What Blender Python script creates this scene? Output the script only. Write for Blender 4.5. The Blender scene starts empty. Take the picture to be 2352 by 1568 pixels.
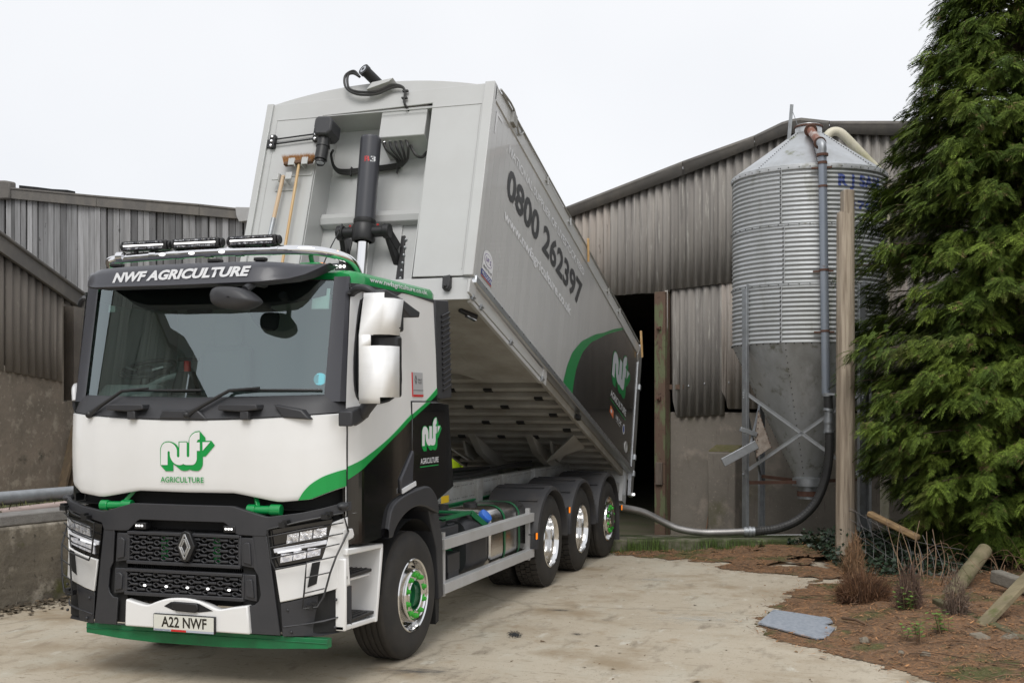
import bpy, bmesh, math, random
from mathutils import Vector, Matrix, noise
random.seed(7)
S = bpy.context.scene
COL = S.collection
PI = math.pi
# ------------------------------------------------------------------ camera
CAM = Vector((5.062, -7.571, 2.111)); TH = 0.319; FPX = 2710.5
cd = bpy.data.cameras.new('camera'); cam = bpy.data.objects.new('camera', cd); COL.objects.link(cam)
cam.location = CAM; cam.rotation_euler = (PI/2, 0, TH)
cd.sensor_width = 36; cd.lens = 36*FPX/2352; cd.shift_y = 140.5/2352; cd.clip_start = .05; cd.clip_end = 3000
S.camera = cam
# ------------------------------------------------------------------ sky and sun (overcast)
W = bpy.data.worlds.new('World'); S.world = W; W.use_nodes = True
nt = W.node_tree; nt.nodes.clear()
wo = nt.nodes.new('ShaderNodeOutputWorld'); bg = nt.nodes.new('ShaderNodeBackground')
sky = nt.nodes.new('ShaderNodeTexSky'); sky.sky_type = 'NISHITA'; sky.sun_disc = False
SUN_EL, SUN_AZ = math.radians(52), math.radians(170)      # azimuth from +Y, clockwise
sky.sun_elevation = SUN_EL; sky.sun_rotation = SUN_AZ
sc = nt.nodes.new('ShaderNodeVectorMath'); sc.operation = 'SCALE'; sc.inputs['Scale'].default_value = 0.08
nt.links.new(sky.outputs[0], sc.inputs[0])
tc = nt.nodes.new('ShaderNodeTexCoord'); nz = nt.nodes.new('ShaderNodeTexNoise'); nz.inputs['Scale'].default_value = 1.6; nz.inputs['Detail'].default_value = 4
nt.links.new(tc.outputs['Generated'], nz.inputs['Vector'])
rp = nt.nodes.new('ShaderNodeValToRGB'); rp.color_ramp.elements[0].color = (.70, .715, .745, 1); rp.color_ramp.elements[1].color = (.825, .83, .845, 1)
rp.color_ramp.elements[0].position = .3; rp.color_ramp.elements[1].position = .7
nt.links.new(nz.outputs[0], rp.inputs[0])
mx = nt.nodes.new('ShaderNodeMix'); mx.data_type = 'RGBA'; mx.inputs[0].default_value = .93
nt.links.new(sc.outputs[0], mx.inputs['A']); nt.links.new(rp.outputs[0], mx.inputs['B'])
nt.links.new(mx.outputs['Result'], bg.inputs[0]); bg.inputs[1].default_value = 1.0
nt.links.new(bg.outputs[0], wo.inputs[0])
sl = bpy.data.lights.new('sun', 'SUN'); sun = bpy.data.objects.new('sun', sl); COL.objects.link(sun)
sl.energy = 1.5; sl.angle = math.radians(32); sl.color = (1, .975, .94)
sd = Vector((math.sin(SUN_AZ)*math.cos(SUN_EL), math.cos(SUN_AZ)*math.cos(SUN_EL), math.sin(SUN_EL)))
sun.rotation_euler = sd.to_track_quat('Z', 'Y').to_euler()
S.view_settings.view_transform = 'Standard'; S.view_settings.look = 'None'
S.view_settings.exposure = 0.33; S.view_settings.gamma = 1.0; S.view_settings.use_curve_mapping = False
S.cycles.max_bounces = 8; S.cycles.transparent_max_bounces = 12
# ------------------------------------------------------------------ helpers
FW = Vector((-math.sin(TH), math.cos(TH), 0)); RT = Vector((math.cos(TH), math.sin(TH), 0))
def at(px, py, ax, v):
    """the point of the world plane (x, y or z = v) or of depth v seen along one direction"""
    d = FW + RT*((px-1176)/FPX) + Vector((0, 0, (924.5-py)/FPX))
    if ax == 'd': return CAM + d*v
    i = 'xyz'.index(ax); return CAM + d*((v-CAM[i])/d[i])

class MB:
    def __init__(s): s.v = []; s.f = []; s.m = []; s.k = 0
    def add(s, vs, fs):
        o = len(s.v); s.v += [tuple(p) for p in vs]
        for f in fs: s.f.append([i+o for i in f]); s.m.append(s.k)
        return s
    def bx(s, x0, x1, y0, y1, z0, z1, M=None):
        vs = [Vector((x, y, z)) for x in (x0, x1) for y in (y0, y1) for z in (z0, z1)]
        if M: vs = [M @ p for p in vs]
        return s.add(vs, [(0,1,3,2),(4,6,7,5),(0,4,5,1),(2,3,7,6),(0,2,6,4),(1,5,7,3)])
    def box(s, c, d, M=None):
        return s.bx(c[0]-d[0]/2, c[0]+d[0]/2, c[1]-d[1]/2, c[1]+d[1]/2, c[2]-d[2]/2, c[2]+d[2]/2, M)
    def beam(s, p, q, w, h, up=(0,0,1)):
        p = Vector(p); q = Vector(q); d = (q-p); L = d.length; d.normalize(); u = Vector(up)
        a = d.cross(u)
        if a.length < 1e-4: a = d.cross(Vector((1,0,0)))
        a.normalize(); b = a.cross(d)
        vs = [e + a*sx*w/2 + b*sz*h/2 for e in (p, q) for sx in (-1, 1) for sz in (-1, 1)]
        return s.add(vs, [(0,1,3,2),(4,6,7,5),(0,4,5,1),(2,3,7,6),(0,2,6,4),(1,5,7,3)])
    def prism(s, pts, ax, a, b, fn=None):
        n = len(pts)
        def mk(t):
            for p, q in pts:
                yield {'x': (t, p, q), 'y': (p, t, q), 'z': (p, q, t)}[ax]
        vs = list(mk(a)) + list(mk(b))
        if fn: vs = [fn(*p) for p in vs]
        return s.add(vs, [tuple(range(n)), tuple(range(2*n-1, n-1, -1))] + [(i, n+i, n+(i+1) % n, (i+1) % n) for i in range(n)])
    def grid(s, rows, wrap=False):
        n = len(rows[0]); vs = [p for r in rows for p in r]; fs = []
        for i in range(len(rows)-1):
            for j in range(n if wrap else n-1):
                k = (j+1) % n; fs.append((i*n+j, i*n+k, (i+1)*n+k, (i+1)*n+j))
        return s.add(vs, fs)
    def tube(s, path, r, n=10, caps=True, closed=False):
        P = [Vector(p) for p in path]; m = len(P); rows = []
        t0 = (P[1]-P[0]).normalized(); ref = Vector((0,0,1)) if abs(t0.z) < .9 else Vector((1,0,0))
        a = t0.cross(ref).normalized()
        for i in range(m):
            if closed: t = P[(i+1) % m]-P[i-1]
            else: t = P[min(i+1, m-1)]-P[max(i-1, 0)]
            t.normalize(); a = (a - t*a.dot(t)).normalized(); b = t.cross(a)
            R = r[i] if isinstance(r, (list, tuple)) else r
            rows.append([P[i]+(a*math.cos(2*PI*j/n)+b*math.sin(2*PI*j/n))*R for j in range(n)])
        if closed: rows.append(rows[0])
        o = len(s.v); s.grid(rows, True)
        if caps and not closed:
            s.f.append([o+j for j in range(n)][::-1]); s.m.append(s.k)
            s.f.append([o+(m-1)*n+j for j in range(n)]); s.m.append(s.k)
        return s
    def lathe(s, prof, o=(0,0,0), ax=(0,0,1), n=24, a0=0, a1=2*PI):
        ax = Vector(ax).normalized(); ref = Vector((1,0,0)) if abs(ax.x) < .9 else Vector((0,0,1))
        a = (ref-ax*ref.dot(ax)).normalized(); b = ax.cross(a); o = Vector(o); full = abs(a1-a0-2*PI) < 1e-6
        k = n if full else n+1
        return s.grid([[o+ax*h+(a*math.cos(a0+(a1-a0)*j/n)+b*math.sin(a0+(a1-a0)*j/n))*r for j in range(k)] for r, h in prof], full)
    def sphere(s, c, r, n=12, m=7):
        c = Vector(c); r = Vector(r) if hasattr(r, '__len__') else Vector((r, r, r))
        return s.grid([[c+Vector((r.x*math.sin(t)*math.cos(2*PI*j/n), r.y*math.sin(t)*math.sin(2*PI*j/n), r.z*math.cos(t))) for j in range(n)] for t in [1e-3+(PI-2e-3)*i/m for i in range(m+1)]], True)
    def mesh(s, name, mats, smooth=35):
        me = bpy.data.meshes.new(name); me.from_pydata(s.v, [], s.f)
        for m in (mats if isinstance(mats, (list, tuple)) else [mats]): me.materials.append(m)
        me.polygons.foreach_set('material_index', s.m)
        bm = bmesh.new(); bm.from_mesh(me); bmesh.ops.recalc_face_normals(bm, faces=bm.faces); bm.to_mesh(me); bm.free()
        if smooth:
            me.shade_smooth(); me.set_sharp_from_angle(angle=math.radians(smooth))
        me.update(); return me
    def split(s):
        """one MB per connected piece"""
        key = {}; par = {}
        ids = [key.setdefault((round(p[0], 4), round(p[1], 4), round(p[2], 4)), i) for i, p in enumerate(s.v)]
        def fd(i):
            while par.get(i, i) != i: par[i] = par.get(par[i], par[i]); i = par[i]
            return i
        for f in s.f:
            r = fd(ids[f[0]])
            for i in f[1:]: par[fd(ids[i])] = r
        out = {}
        for f, m in zip(s.f, s.m): out.setdefault(fd(ids[f[0]]), []).append((f, m))
        res = []
        for L in out.values():
            b = MB(); mp = {}
            for f, m in L:
                b.f.append([mp.setdefault(i, len(mp)) for i in f]); b.m.append(m)
            b.v = [s.v[i] for i in mp]; res.append(b)
        return res
    def obj(s, name, mats, parent=None, bevel=0, smooth=35, seg=2, isl=False, **kw):
        if isl:
            for q in s.split(): o = q.obj(name, mats, parent, bevel, smooth, seg, **kw)
            return o
        return link(name, s.mesh(name, mats, smooth), parent, bevel, seg, **kw)
def link(name, me, parent=None, bevel=0, seg=2, **kw):
    o = bpy.data.objects.new(name, me); COL.objects.link(o)
    if parent: o.parent = parent
    if bevel:
        b = o.modifiers.new('bevel', 'BEVEL'); b.width = bevel; b.segments = seg; b.limit_method = 'ANGLE'; b.angle_limit = math.radians(40); b.harden_normals = False
    for k, v in kw.items(): o[k] = v
    return o
def thing(name, label, cat, loc=(0,0,0), rz=0, group=None, parent=None):
    o = bpy.data.objects.new(name, None); COL.objects.link(o); o.location = loc; o.rotation_euler = (0,0,rz); o.empty_display_size = .2
    tag(o, label, cat, group); return o
def empty(name, parent, M=None):
    o = bpy.data.objects.new(name, None); COL.objects.link(o); o.parent = parent
    if M: o.matrix_local = M
    return o
def tag(o, label, cat, group=None):
    o['label'] = label; o['category'] = cat
    if group: o['group'] = group
    return o
def struct(o): o['kind'] = 'structure'; return o
def stuff(o): o['kind'] = 'stuff'; return o
def copy_of(o, parent=None, loc=None):
    c = o.copy(); COL.objects.link(c)
    if parent is not None: c.parent = parent
    if loc is not None: c.location = loc
    return c
def copy_tree(o, parent=None):
    kids = list(o.children); c = copy_of(o, parent)
    for k in kids: copy_tree(k, c)
    return c
def smoothline(pts, k=6):
    P = [Vector(p) for p in pts]; out = []
    for i in range(len(P)-1):
        a, b, c, d = P[max(i-1,0)], P[i], P[i+1], P[min(i+2, len(P)-1)]
        for j in range(k):
            t = j/k
            out.append(.5*((2*b)+(c-a)*t+(2*a-5*b+4*c-d)*t*t+(3*b-a-3*c+d)*t**3))
    out.append(P[-1]); return out
def lerp(tab, x):
    for (a, b), (c, d) in zip(tab, tab[1:]):
        if x <= c: return b+(d-b)*max(0, (x-a))/(c-a)
    return tab[-1][1]
# flat lettering: built-in font turned into mesh, fitted to a box, then placed by a function
def text_mesh(txt, w, h, fn, bold=.0, shear=0, spacing=1.0, name='lettering', solid=0):
    cu = bpy.data.curves.new('txt', 'FONT'); cu.body = txt; cu.offset = bold; cu.shear = shear; cu.space_character = spacing; cu.resolution_u = 3
    o = bpy.data.objects.new('txt', cu); COL.objects.link(o)
    me = bpy.data.meshes.new_from_object(o.evaluated_get(bpy.context.evaluated_depsgraph_get()))
    bpy.data.objects.remove(o); bpy.data.curves.remove(cu)
    xs = [v.co.x for v in me.vertices]; ys = [v.co.y for v in me.vertices]
    x0, x1, y0, y1 = min(xs), max(xs), min(ys), max(ys)
    for v in me.vertices:
        v.co = fn((v.co.x-x0)/(x1-x0)*w, (v.co.y-y0)/(y1-y0)*h)
    me.name = name; me.update(); return me
def lettering(txt, w, h, fn, m, parent, name='lettering', **kw):
    me = text_mesh(txt, w, h, fn, name=name, **kw); me.materials.clear(); me.materials.append(m)
    return link(name, me, parent)
def flat(polys, fn, mats, parent, name):
    """flat print: list of (polygon, material slot, lift) mapped by fn(a, b, lift)"""
    b = MB()
    for pts, k, e in polys:
        b.k = k; b.add([fn(p, q, e) for p, q in pts], [tuple(range(len(pts)))])
    return b.obj(name, mats, parent, smooth=0)
# ------------------------------------------------------------------ materials
def mat(name, c1, rough=.5, metal=0, c2=None, scale=8, stretch=(1,1,1), lo=.35, hi=.65, bump=0, bscale=40, bstretch=None, spec=.5, coat=0, detail=6, emit=None, es=0, rnd=0, island=0, rough2=None, spots=None, cracks=0):
    m = bpy.data.materials.new(name); m.use_nodes = True; n = m.node_tree; L = n.links; p = n.nodes['Principled BSDF']
    p.inputs['Roughness'].default_value = rough; p.inputs['Metallic'].default_value = metal; p.inputs['Specular IOR Level'].default_value = spec
    p.inputs['Coat Weight'].default_value = coat; p.inputs['Coat Roughness'].default_value = .04
    p.inputs['Base Color'].default_value = (*c1, 1); m.diffuse_color = (*c1, 1)
    tcn = n.nodes.new('ShaderNodeTexCoord')
    def noise_(sc_, st, det=detail):
        mp = n.nodes.new('ShaderNodeMapping'); mp.inputs['Scale'].default_value = st; L.new(tcn.outputs['Object'], mp.inputs[0])
        z = n.nodes.new('ShaderNodeTexNoise'); z.inputs['Scale'].default_value = sc_; z.inputs['Detail'].default_value = det; z.inputs['Roughness'].default_value = .62
        L.new(mp.outputs[0], z.inputs['Vector']); return z.outputs[0]
    def ramp(src, a, b, ca=(0,0,0,1), cb=(1,1,1,1)):
        r = n.nodes.new('ShaderNodeValToRGB'); r.color_ramp.elements[0].position = a; r.color_ramp.elements[1].position = b
        r.color_ramp.elements[0].color = ca; r.color_ramp.elements[1].color = cb; L.new(src, r.inputs[0]); return r.outputs[0]
    col = None
    if c2:
        f = ramp(noise_(scale, stretch), lo, hi)
        x = n.nodes.new('ShaderNodeMix'); x.data_type = 'RGBA'; x.inputs['A'].default_value = (*c1, 1); x.inputs['B'].default_value = (*c2, 1); L.new(f, x.inputs[0]); col = x.outputs['Result']
        if rough2 is not None: 
            rr = n.nodes.new('ShaderNodeMapRange'); rr.inputs['To Min'].default_value = rough; rr.inputs['To Max'].default_value = rough2; L.new(f, rr.inputs[0]); L.new(rr.outputs[0], p.inputs['Roughness'])
    for sp in (spots or []):
        sc_, a, b, cc = sp[:4]; st = sp[4] if len(sp) > 4 else (1,1,1)
        f = ramp(noise_(sc_, st), a, b)
        x = n.nodes.new('ShaderNodeMix'); x.data_type = 'RGBA'
        if col: L.new(col, x.inputs['A'])
        else: x.inputs['A'].default_value = (*c1, 1)
        x.inputs['B'].default_value = (*cc, 1); L.new(f, x.inputs[0]); col = x.outputs['Result']
    if rnd or island:
        if rnd: src = n.nodes.new('ShaderNodeObjectInfo').outputs['Random']
        else: src = n.nodes.new('ShaderNodeNewGeometry').outputs['Random Per Island']
        a = rnd or island
        mr = n.nodes.new('ShaderNodeMapRange'); mr.inputs['To Min'].default_value = 1-a; mr.inputs['To Max'].default_value = 1+a; L.new(src, mr.inputs[0])
        h = n.nodes.new('ShaderNodeHueSaturation'); L.new(mr.outputs[0], h.inputs['Value'])
        if col: L.new(col, h.inputs['Color'])
        else: h.inputs['Color'].default_value = (*c1, 1)
        col = h.outputs[0]
    if col: L.new(col, p.inputs['Base Color'])
    if bump:
        bn = n.nodes.new('ShaderNodeBump'); bn.inputs['Strength'].default_value = bump; bn.inputs['Distance'].default_value = .02
        L.new(noise_(bscale, bstretch or stretch), bn.inputs['Height']); L.new(bn.outputs[0], p.inputs['Normal'])
    if cracks:
        mp = n.nodes.new('ShaderNodeMapping'); L.new(tcn.outputs['Object'], mp.inputs[0]); wz = n.nodes.new('ShaderNodeTexNoise'); wz.inputs['Scale'].default_value = 2.2; wz.inputs['Detail'].default_value = 5; L.new(tcn.outputs['Object'], wz.inputs['Vector'])
        va = n.nodes.new('ShaderNodeVectorMath'); va.operation = 'MULTIPLY_ADD'; va.inputs[1].default_value = (.5,.5,.5); L.new(wz.outputs['Color'], va.inputs[0]); L.new(mp.outputs[0], va.inputs[2])
        vo = n.nodes.new('ShaderNodeTexVoronoi'); vo.feature = 'DISTANCE_TO_EDGE'; vo.inputs['Scale'].default_value = cracks; L.new(va.outputs[0], vo.inputs['Vector'])
        f = ramp(vo.outputs['Distance'], .0, .006, (.3,.3,.3,1), (0,0,0,1)); x = n.nodes.new('ShaderNodeMix'); x.data_type = 'RGBA'; L.new(col, x.inputs['A']); x.inputs['B'].default_value = (.10,.085,.06,1); L.new(f, x.inputs[0]); L.new(x.outputs['Result'], p.inputs['Base Color'])
    if emit: p.inputs['Emission Color'].default_value = (*emit, 1); p.inputs['Emission Strength'].default_value = es
    return m
m_white = mat('white_paint', (.79,.79,.785), .28, coat=.6, c2=(.735,.73,.715), scale=1.3, lo=.4, hi=.8)
m_green = mat('green_paint', (.004,.26,.062), .3, coat=.5)
m_greend = mat('green_chassis_paint', (.004,.17,.055), .45, c2=(.01,.12,.045), scale=6)
m_decal_g = mat('green_print', (.004,.29,.055), .4)
m_decal_w = mat('white_print', (.70,.71,.73), .4)
m_decal_k = mat('black_print', (.018,.018,.02), .3)
m_decal_b = mat('blue_print', (.02,.05,.28), .4)
m_decal_p = mat('purple_print', (.12,.05,.25), .4)
m_decal_r = mat('red_print', (.55,.02,.02), .4)
m_decal_o = mat('orange_print', (.65,.17,.06), .4)
m_decal_y = mat('yellow_print', (.85,.55,.02), .4)
m_decal_s = mat('silver_print', (.42,.42,.43), .35)
m_blackp = mat('black_gloss_paint', (.008,.008,.009), .12, coat=.7)
m_grey = mat('grey_body_paint', (.485,.49,.485), .36, coat=.25, c2=(.44,.44,.43), scale=1.1, lo=.4, hi=.75)
m_plank = mat('grey_side_paint', (.43,.43,.425), .28, coat=.35, rnd=.035)
m_alu = mat('aluminium', (.62,.64,.66), .38, 1, c2=(.5,.51,.53), scale=5, stretch=(1,.2,1))
m_aluflat = mat('grey_rail_paint', (.44,.44,.44), .4, c2=(.38,.375,.365), scale=3)
m_galv = mat('galvanised', (.40,.42,.44), .5, .75, c2=(.30,.31,.32), scale=9, lo=.3, hi=.7, bump=.05)
m_zinc = mat('galvanised_subframe', (.40,.41,.41), .5, .3, c2=(.27,.26,.235), scale=4)
m_chrome = mat('chrome', (.86,.86,.87), .06, 1)
m_rim = mat('polished_alloy', (.82,.82,.83), .12, 1, c2=(.68,.67,.65), scale=7)
m_steel = mat('brushed_steel', (.62,.61,.60), .22, 1, c2=(.52,.51,.5), scale=3, stretch=(1,1,6))
m_plast = mat('dark_grey_plastic', (.030,.031,.035), .5, c2=(.037,.037,.041), scale=4, bump=.03, bscale=300)
m_visor = mat('visor_grey_gloss', (.045,.046,.055), .36, coat=.1)
m_blk = mat('black_plastic', (.013,.013,.014), .45)
m_matte = mat('matt_black', (.010,.010,.010), .8)
m_mud = mat('mudguard_plastic', (.030,.030,.033), .6, c2=(.055,.05,.045), scale=3, lo=.45, hi=.8, bump=.04, bscale=120)
m_tyre = mat('tyre_rubber', (.022,.021,.020), .75, c2=(.040,.035,.030), scale=5, lo=.4, hi=.8, bump=.08, bscale=60)
m_tread = mat('dusty_tread', (.050,.044,.038), .85, c2=(.026,.024,.022), scale=7, lo=.35, hi=.75, bump=.1, bscale=70)
m_nut = mat('green_plastic_cap', (.035,.36,.025), .45)
m_amber = mat('amber_lens', (.85,.22,.01), .25, emit=(1,.25,.01), es=.5)
m_led = mat('lit_led', (.9,.9,.9), .3, emit=(1,.98,.95), es=1.3)
m_beam = mat('lit_reflector', (.85,.85,.88), .15, 1, c2=(.35,.35,.38), scale=30, lo=.45, hi=.55, bump=.6, bscale=28, emit=(.95,.95,1), es=.22)
m_lens2 = mat('bright_reflector', (.86,.86,.88), .2, 1, c2=(.40,.40,.42), scale=26, lo=.45, hi=.55, bump=.8, bscale=24, emit=(.95,.95,1), es=.06)
m_lens = mat('lamp_reflector', (.62,.62,.64), .15, 1, c2=(.16,.16,.18), scale=30, lo=.45, hi=.55, bump=.6, bscale=28)
m_dim = mat('dim_led', (.85,.86,.9), .3, emit=(.95,.97,1), es=.35)
m_drl = mat('day_light_strip', (.62,.63,.66), .2, spec=.8, emit=(.9,.92,1), es=.12)
m_hose = mat('black_rubber_hose', (.022,.022,.023), .5, c2=(.035,.034,.032), scale=6)
m_rust = mat('rusty_steel', (.125,.068,.048), .8, c2=(.10,.045,.03), scale=5, bump=.2, bscale=50)
m_wood = mat('ash_handle', (.50,.30,.12), .45, c2=(.58,.40,.20), scale=4, stretch=(6,6,.6))
m_bristle = mat('brown_bristle', (.26,.11,.035), .9, c2=(.36,.18,.07), scale=60)
m_lifted_int = mat('lightened_cab_trim', (.26,.29,.285), .7)  # trim lifted past its real grey, standing in for light the cab lacks
m_paper = mat('pale_green_card', (.50,.62,.58), .6)
m_hiviz = mat('hi_vis_yellow', (.55,.75,.02), .7)
m_navy = mat('navy_cloth', (.02,.025,.04), .85)
m_skin = mat('skin', (.45,.27,.2), .6)
m_mudflap = mat('rubber_flap', (.012,.012,.012), .7)
def glass(name, tint, refl, rough=0.0):
    m = bpy.data.materials.new(name); m.use_nodes = True; n = m.node_tree; n.nodes.clear(); L = n.links
    o = n.nodes.new('ShaderNodeOutputMaterial'); t = n.nodes.new('ShaderNodeBsdfTransparent'); g = n.nodes.new('ShaderNodeBsdfGlossy')
    t.inputs[0].default_value = (*tint, 1); g.inputs['Roughness'].default_value = rough; g.inputs[0].default_value = (.86, .98, 1, 1)
    f = n.nodes.new('ShaderNodeFresnel'); f.inputs[0].default_value = 1.5
    a = n.nodes.new('ShaderNodeMath'); a.operation = 'ADD'; a.inputs[1].default_value = refl; a.use_clamp = True; L.new(f.outputs[0], a.inputs[0])
    x = n.nodes.new('ShaderNodeMixShader'); L.new(a.outputs[0], x.inputs[0]); L.new(t.outputs[0], x.inputs[1]); L.new(g.outputs[0], x.inputs[2]); L.new(x.outputs[0], o.inputs[0])
    m.diffuse_color = (.2,.25,.25,1); return m
m_glass = glass('windscreen_glass', (.76,.88,.85), .165)
m_sglass = glass('side_glass', (.28,.32,.31), .03)
m_lglass = glass('headlamp_cover', (.9,.9,.9), .02)
# =================================================================== ground
def CW(X, D, z=0): p = CAM+FW*D+RT*X; return Vector((p.x, p.y, z))
m_conc = mat('yard_concrete', (.475,.42,.33), .85, c2=(.385,.325,.24), scale=.55, stretch=(1,1.6,1), lo=.35, hi=.7, bump=.25, bscale=18,
    spots=[(1.1,.52,.72,(.46,.43,.35),(1.4,.5,1)), (5,.56,.72,(.25,.21,.155),(1,.35,1)), (9,.60,.70,(.27,.225,.165),(.25,1.6,1)), (4,.60,.70,(.52,.485,.405),(1.5,.6,1)), (2.3,.60,.75,(.30,.22,.13)), (28,.63,.71,(.16,.13,.095)), (70,.60,.70,(.52,.48,.40)), (14,.60,.68,(.26,.215,.155),(.6,1.4,1)), (.8,.52,.66,(.30,.235,.155)), (45,.62,.68,(.20,.16,.11))], cracks=.15)
b = MB(); b.add([CW(*p) for p in ((-80,-40),(80,-40),(80,16.95),(1.0,16.95),(1.0,60),(-80,60))], [(0,1,2,3,4,5)]); struct(b.obj('yard_ground', [m_conc], smooth=0))
b = MB(); b.add([(-600,-600,-.46),(600,-600,-.46),(600,600,-.46),(-600,600,-.46)], [(0,1,2,3)]); struct(b.obj('ground', [mat('bare_earth', (.10,.085,.06), .95, c2=(.06,.07,.03), scale=.8)], smooth=0))
b = MB(); b.prism([(1.05,16.74),(5.2,16.70),(5.2,17.35),(1.05,17.38)], 'z', -.4, .17, lambda X, D, z: CW(X, D, z))
m_kerb = mat('mossy_kerb', (.20,.18,.14), .9, c2=(.042,.056,.016), scale=3.2, lo=.34, hi=.56, bump=.5, bscale=25, spots=[(9,.58,.7,(.10,.11,.05))])
struct(b.obj('kerb', [m_kerb], bevel=.025))
# litter bed: fallen needles over the concrete, with a ragged edge
EDGE = [(1395,1268),(1420,1276),(1560,1284),(1650,1296),(1640,1306),(1740,1316),(1850,1318),(1838,1345),(1790,1380),(1745,1425),(1762,1458),(1800,1476),(1880,1496),(2010,1523),(2090,1549),(2150,1572),(2330,1632),(3200,1800),(3600,1240),(1395,1236)]
EP = [at(x, y, 'z', 0) for x, y in EDGE]; EP = [(p.x, p.y) for p in EP]
def inside(x, y, P=EP):
    c = False; n = len(P); dm = 9e9
    for i in range(n):
        x1, y1 = P[i]; x2, y2 = P[(i+1) % n]
        if (y1 > y) != (y2 > y) and x < (x2-x1)*(y-y1)/(y2-y1)+x1: c = not c
        dx, dy = x2-x1, y2-y1; t = max(0, min(1, ((x-x1)*dx+(y-y1)*dy)/(dx*dx+dy*dy))); dm = min(dm, math.hypot(x-x1-t*dx, y-y1-t*dy))
    return dm if c else -dm
def litter_d(x, y):
    return inside(x, y)+.20*noise.noise((x*1.7, y*1.7, 0))+.13*noise.noise((x*5, y*5, 3))+.06*noise.noise((x*14, y*14, 5))
def patch(x, y): return noise.noise((x*1.1+7, y*2.2, 2))+.5*noise.noise((x*4, y*6, 9))
def bed_h(x, y, d):
    h = .005+min(.05, max(0, d)*.05)+max(0, min(1, (d-.8)/1.5))*.10
    return h+max(0, min(1, d*2))*(.02*noise.noise((x*3, y*3, 1))+.015*noise.noise((x*9, y*9, 1)))
SHP = [at((2700+x/1.8237)/1.6327, (1700+y/1.8237)/1.6327, 'z', .014) for x, y in ((260,1165),(365,1072),(692,1122),(772,1158),(788,1196),(660,1270))]; SHP = [(p.x, p.y) for p in SHP]
st = .028; vs = {}; fs = []; V = []
def gv(i, j):
    if (i, j) not in vs:
        x, y = .9+i*st, .6+j*st; d = litter_d(x, y); vs[(i, j)] = len(V); V.append((x, y, bed_h(x, y, d) if inside(x, y, SHP) < -.06 else .005))
    return vs[(i, j)]
for i in range(int(8.6/st)):
    for j in range(int(10/st)):
        x, y = .9+i*st+st/2, .6+j*st+st/2
        if (x-CAM.x)*FW.x+(y-CAM.y)*FW.y > 16.72: continue
        d = litter_d(x, y)
        if d < .02 or inside(x, y, SHP) > -.02: continue
        if y > 6.6 and d < 1.15 and patch(x, y) > .22: continue
        fs.append((gv(i, j), gv(i+1, j), gv(i+1, j+1), gv(i, j+1)))
m_lit = mat('needle_litter', (.19,.105,.055), .95, c2=(.105,.068,.042), scale=3, lo=.35, hi=.65, bump=1.0, bscale=38, spots=[(34,.50,.58,(.27,.14,.06),(1,1.8,1)), (1.5,.53,.62,(.085,.085,.024)), (9,.60,.68,(.055,.038,.026)), (60,.60,.66,(.27,.20,.13)), (26,.64,.70,(.022,.017,.013))])
b = MB(); b.add(V, fs); struct(b.obj('litter_ground', [m_lit], smooth=180))
m_needle = mat('fallen_needles', (.33,.16,.065), .9, c2=(.17,.095,.05), scale=2, island=.7)
random.seed(11); b = MB(); n = 0
while n < 19000:
    x = random.uniform(1.2, 8.2); y = random.uniform(1.2, 9.6)
    if (x-CAM.x)*FW.x+(y-CAM.y)*FW.y > 16.6: continue
    d = litter_d(x, y)
    if inside(x, y, SHP) > 0: continue
    if d < -.30 or (d < .03 and random.random() < .35+(.03-d)*2.2) or (d < 1.15 and y > 6.6 and patch(x, y) > .24 and random.random() < .85): continue
    n += 1; z = (bed_h(x, y, d) if d > 0 else .002)+random.uniform(0, .018); L = random.uniform(.02, .075)*(1.9 if random.random() < .06 else 1); a = random.uniform(0, 2*PI); w = random.uniform(.002, .006)*(2.2 if random.random() < .12 else 1); u = Vector((math.cos(a), math.sin(a), random.uniform(-.15, .3)))*L; s = Vector((-math.sin(a), math.cos(a), .1))*w
    p = Vector((x, y, z+.004)); b.add([p-s, p+s, p+u+s*.3, p+u-s*.3], [(0,1,2,3)])
stuff(b.obj('fallen_needles', [m_needle], smooth=0))
m_twig = mat('twigs', (.14,.085,.05), .9, island=.5)
b = MB()
for i in range(330):
    x = random.uniform(3.2, 8); y = random.uniform(1.5, 9); d = litter_d(x, y)
    if d < .15 or inside(x, y, SHP) > -.25: continue
    a = random.uniform(0, 2*PI); L = random.uniform(.08, .4); z = bed_h(x, y, d)+.012; p = Vector((x, y, z)); q = p+Vector((math.cos(a)*L, math.sin(a)*L, random.uniform(-.01, .05))); b.tube([p, (p+q)/2+Vector((random.uniform(-.02,.02), random.uniform(-.02,.02), .01)), q], [.005,.004,.002], 4, caps=False)
stuff(b.obj('twigs', [m_twig], smooth=0))
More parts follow.
